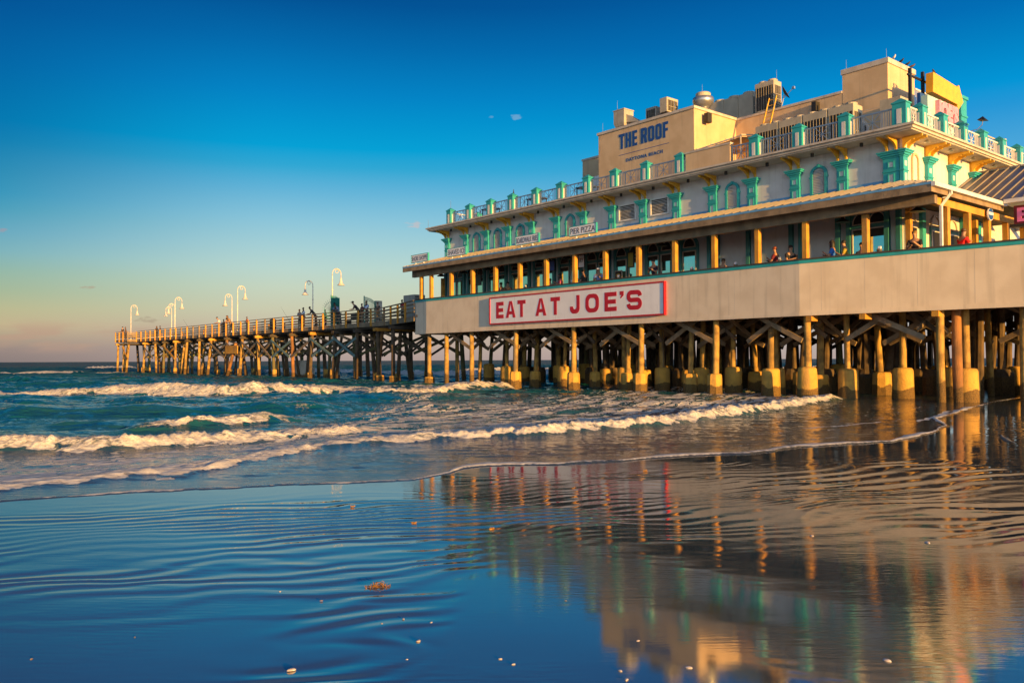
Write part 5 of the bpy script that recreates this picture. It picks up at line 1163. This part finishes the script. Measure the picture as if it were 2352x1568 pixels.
# far off the many small wave faces turn most of the mirror away: a matt share grows with distance
df = N(t, 'ShaderNodeBsdfDiffuse'); L(t, col, df.inputs[0]); L(t, bp.outputs[0], df.inputs['Normal'])
ms = N(t, 'ShaderNodeMixShader'); L(t, smooth(t, spx.outputs[1], 14, 110, 0, .80), ms.inputs[0]); L(t, b.outputs[0], ms.inputs[1]); L(t, df.outputs[0], ms.inputs[2])
L(t, ms.outputs[0], t.nodes['Material Output'].inputs[0])
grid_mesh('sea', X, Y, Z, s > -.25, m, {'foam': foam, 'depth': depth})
# ================================================================ WET SAND
X, Y = polar(1.1, 62, 820, -64, 60, 1050); s = offshore(X, Y); D = np.hypot(X, Y)
Z = -.35*sm(s, .02, 14)-.02*sm(s, 0, 1)
land = -s
# ripple ridges roughly parallel to the water's edge, warped and dying out towards the camera
w1_ = (fbm(X*.32+3, Y*.32, 3)-.5); w2_ = (fbm(X*.9, Y*1.1+9, 3)-.5)
ph = (Y*.93-X*.36+w1_*2.0+w2_*.6+(fbm(X*.25, Y*2.2, 3)-.5)*.4)/.27*2*np.pi
ph2 = (Y*.97-X*.22+w1_*1.6+w2_*.4)/.42*2*np.pi
sharp = lambda p_: (np.sin(p_)*.6+.4*np.sin(p_+.5*np.sin(p_)))
mask = sm(land, .5, 1.5)*sm(land, 6.4, 3.8)*(.35+1.2*sm(fbm(X*.5+8, Y*1.3, 3), .36, .62))
maskR = sm(X, 2.2, 4.2)*sm(land, .5, 1.2)*sm(land, 7.0, 4.8)
Z += .0026*sharp(ph)*mask*(1-maskR*.6)+.0042*sharp(ph2)*maskR*sm(fbm(X*.35+1, Y*.5+4, 2), .34, .55)
Z += .0007*sharp((Y*.95-X*.30+w1_*1.2+w2_*.5)/.13*2*np.pi)*sm(X, -3.5, -1)*sm(X, 5.5, 3)*sm(land, .4, 1)*sm(land, 4.6, 3)*sm(fbm(X*.6+3, Y+6, 2), .3, .5)
Z += .002*(fbm(X*.25, Y*.4, 2)-.5)
Z += .0012*(fbm(X*1.2, Y*2.4, 3)-.5)+.0010*(fbm(X*3, Y*13+X*3, 3)-.5)*sm(fbm(X*.4+6, Y*.7, 2), .42, .6)
m = bpy.data.materials.new('wet_sand'); m.use_nodes = True; t = m.node_tree; b = t.nodes['Principled BSDF']
g = N(t, 'ShaderNodeNewGeometry'); n1 = N(t, 'ShaderNodeTexNoise'); n1.inputs['Scale'].default_value = 1.1; n1.inputs['Detail'].default_value = 6; L(t, g.outputs['Position'], n1.inputs[0])
L(t, mixc(t, n1.outputs[0], (.066, .088, .080, 1), (.084, .092, .080, 1)), b.inputs['Base Color'])
b.inputs['IOR'].default_value = 4.0; b.inputs['Roughness'].default_value = .05
L(t, smooth(t, n1.outputs[0], .35, .7, .015, .05), b.inputs['Roughness'])
mp = N(t, 'ShaderNodeMapping'); mp.inputs['Scale'].default_value = (3, 16, 3); mp.inputs['Rotation'].default_value = (0, 0, R(-20)); L(t, g.outputs['Position'], mp.inputs[0])
n2 = N(t, 'ShaderNodeTexNoise'); n2.inputs['Scale'].default_value = 1.6; n2.inputs['Detail'].default_value = 5; L(t, mp.outputs[0], n2.inputs[0])
n3 = N(t, 'ShaderNodeTexNoise'); n3.inputs['Scale'].default_value = 320; L(t, g.outputs['Position'], n3.inputs[0])
n4 = N(t, 'ShaderNodeTexNoise'); n4.inputs['Scale'].default_value = .45; n4.inputs['Detail'].default_value = 2; L(t, g.outputs['Position'], n4.inputs[0])
h_ = math_(t, 'ADD', math_(t, 'MULTIPLY', math_(t, 'MULTIPLY', n2.outputs[0], smooth(t, n4.outputs[0], .40, .62)), 1.0), math_(t, 'MULTIPLY', n3.outputs[0], .02))
bp = N(t, 'ShaderNodeBump'); bp.inputs['Strength'].default_value = .075; bp.inputs['Distance'].default_value = .02; L(t, h_, bp.inputs['Height']); L(t, bp.outputs[0], b.inputs['Normal'])
grid_mesh('wet_sand', X, Y, Z, (s < 14), m)
WETM = m
# beach behind and beside the camera, sloping up to dry sand
xs = np.linspace(-260, 260, 120); ys = np.linspace(-240, 0, 60); GX, GY = np.meshgrid(xs, ys); 
cap_ = line(GX, WASH)-.3; GYY = GY+(np.minimum(cap_, 300))*(1-(-GY)/240)**1
dry = bpy.data.materials.new('beach_sand'); dry.use_nodes = True; dry.node_tree.nodes['Principled BSDF'].inputs['Base Color'].default_value = (.34, .26, .18, 1); dry.node_tree.nodes['Principled BSDF'].inputs['Roughness'].default_value = .9
tt = dry.node_tree; gg = N(tt, 'ShaderNodeNewGeometry'); nn_ = N(tt, 'ShaderNodeTexNoise'); nn_.inputs['Scale'].default_value = 3.; L(tt, gg.outputs['Position'], nn_.inputs[0]); L(tt, mixc(tt, nn_.outputs[0], (.30, .23, .16, 1), (.38, .30, .21, 1)), tt.nodes['Principled BSDF'].inputs['Base Color'])
grid_mesh('beach', GX, GYY, -.06+np.clip((-GYY-12)*.02, 0, 3.)*1., np.ones_like(GX, bool), dry)
# ================================================================ SMALL THINGS ON THE SAND
t = thing('seaweed_clump', 'golden brown clump of seaweed lying on the smooth wet sand', 'seaweed', (-.955, 5.95, .0), R(8))
rs = random.Random(5); weed = mat('sargassum', (.42, .20, .02), .5, (.20, .09, .015), 60); weed2 = mat('sargassum_dark', (.16, .07, .015), .5)
m = MB(); m2 = MB()
for i in range(150):
    x = rs.gauss(0, .042); y = rs.gauss(0, .02); x = max(-.085, min(.085, x)); hz = max(.008, .042*(1-abs(x)/.10)*rs.uniform(.5, 1.25)); z = rs.uniform(0, hz)
    a = rs.uniform(0, 6.3); l = rs.uniform(.008, .02); w_ = l*.28; dx, dy = math.cos(a)*l, math.sin(a)*l; up = rs.uniform(-.002, .012)
    q = (m if rs.random() < .72 else m2); q.add([(x, y, z), (x+dx*.5-dy*.3, y+dy*.5+dx*.3, z+up*.6), (x+dx, y+dy, z+up), (x+dx*.5+dy*.3, y+dy*.5-dx*.3, z+up*.4), (x+dx*.5, y+dy*.5, z+up*.5+.004)], [(0, 1, 4), (1, 2, 4), (2, 3, 4), (3, 0, 4)])
    if rs.random() < .3: q.lathe((x, y, z), [(.001, -.003), (.003, 0), (.001, .003)], 6)
m.build('fronds', weed, t); m2.build('dark_fronds', weed2, t)
m = MB()
for i in range(14): a = rs.uniform(0, 6.3); m.tube([(0, 0, .004), (math.cos(a)*.04, math.sin(a)*.018, .01), (math.cos(a)*.085, math.sin(a)*.03, .006)], .0016, 4)
m.build('stems', weed2, t)
def shell(x, y, r_, label, m_, rz):
    t = MB(); n = 10; pr = [(1.0, 0), (.95, .12), (.72, .26), (.38, .35), (.05, .38)]
    t.lathe((0, 0, 0), [(a*r_, h_*r_) for a, h_ in pr], 14, lump=.04)
    t.v = [(p[0]*1.0, p[1]*(.62+.25*(p[0]/r_)), p[2]*(1+.25*math.sin(9*math.atan2(p[1], p[0])) if p[2] < r_*.3 else 1)) for p in t.v]
    o = t.build('seashell', m_, None, smooth=True); o.location = (x, y, .001); o.rotation_euler = (0, 0, rz); tag(o, label, 'seashell', 'pale seashells scattered on the wet sand'); return o
shm = mat('shell_white', (.62, .56, .52), .35, (.45, .36, .32), 60); shp = mat('shell_brown', (.30, .20, .14), .4, (.2, .13, .09), 60)
for i, (x, y, r_, lab, q) in enumerate([(-1.15, 4.37, .025, 'largest white seashell, at the bottom left of centre', 0), (1.98, 4.47, .025, 'white seashell at the bottom right under the building reflection', 0), (.91, 4.38, .02, 'white seashell at the bottom right of centre', 0), (.71, 4.80, .012, 'small white seashell above the bottom right one', 0),
    (.55, 4.34, .014, 'left upper shell of the close pair at the bottom edge', 0), (.565, 4.22, .016, 'lower shell of the close pair at the bottom edge', 0), (-.54, 4.81, .018, 'white seashell on the smooth sand below the seaweed', 0), (-.07, 4.52, .012, 'small white seashell in the middle of the bottom strip', 0), (.0, 4.44, .012, 'small white seashell right of the middle one', 0),
    (-.80, 5.13, .010, 'tiny pale shell fragment below the seaweed', 0), (-.68, 5.22, .012, 'tiny pale shell fragment right below the seaweed', 0), (-.50, 5.15, .012, 'tiny pale shell fragment farther right below the seaweed', 0), (-.57, 4.52, .008, 'tiny pale speck of shell near the bottom middle', 0),
    (-1.62, 5.85, .011, 'small pale shell left of the seaweed clump', 0), (-1.28, 5.62, .012, 'small brown shell below left of the seaweed', 1), (-2.6, 4.55, .010, 'small brown shell at the lower left', 1), (-2.2, 4.9, .008, 'tiny brown shell in the lower left', 1), (3.6, 7.3, .03, 'pale shell on the smooth golden reflection at the right', 0), (2.7, 7.6, .022, 'pale shell left of the golden reflection', 0),
    (.35, 5.6, .008, 'tiny brown shell right of the seaweed', 1), (1.3, 4.1, .008, 'tiny pale shell at the bottom edge right of centre', 0)]):
    shell(x, y, r_, lab, shp if q else shm, rs.uniform(0, 6.3))
def frag(x, y, r_, lab):
    t = thing('seaweed_bit', lab, 'seaweed', (x, y, 0), 0, 'small seaweed scraps on the rippled sand'); m = MB()
    for i in range(18):
        a = rs.uniform(0, 6.3); l = r_*rs.uniform(.4, 1); m.tube([(rs.gauss(0, r_*.4), rs.gauss(0, r_*.2), .003), (math.cos(a)*l, math.sin(a)*l*.5, .006+rs.random()*r_*.5)], .0018+r_*.04, 4)
    m.build('fronds', weed, t)
frag(-.97, 8.25, .03, 'small seaweed scrap on the ripples above the big clump'); frag(-.2, 7.95, .035, 'small seaweed scrap on the ripples right of centre'); frag(-1.75, 9.2, .03, 'small seaweed scrap near the rippled sand at centre left'); frag(1.9, 12.0, .04, 'tiny seaweed scrap near the thin foam line')
# clean up unused prototypes
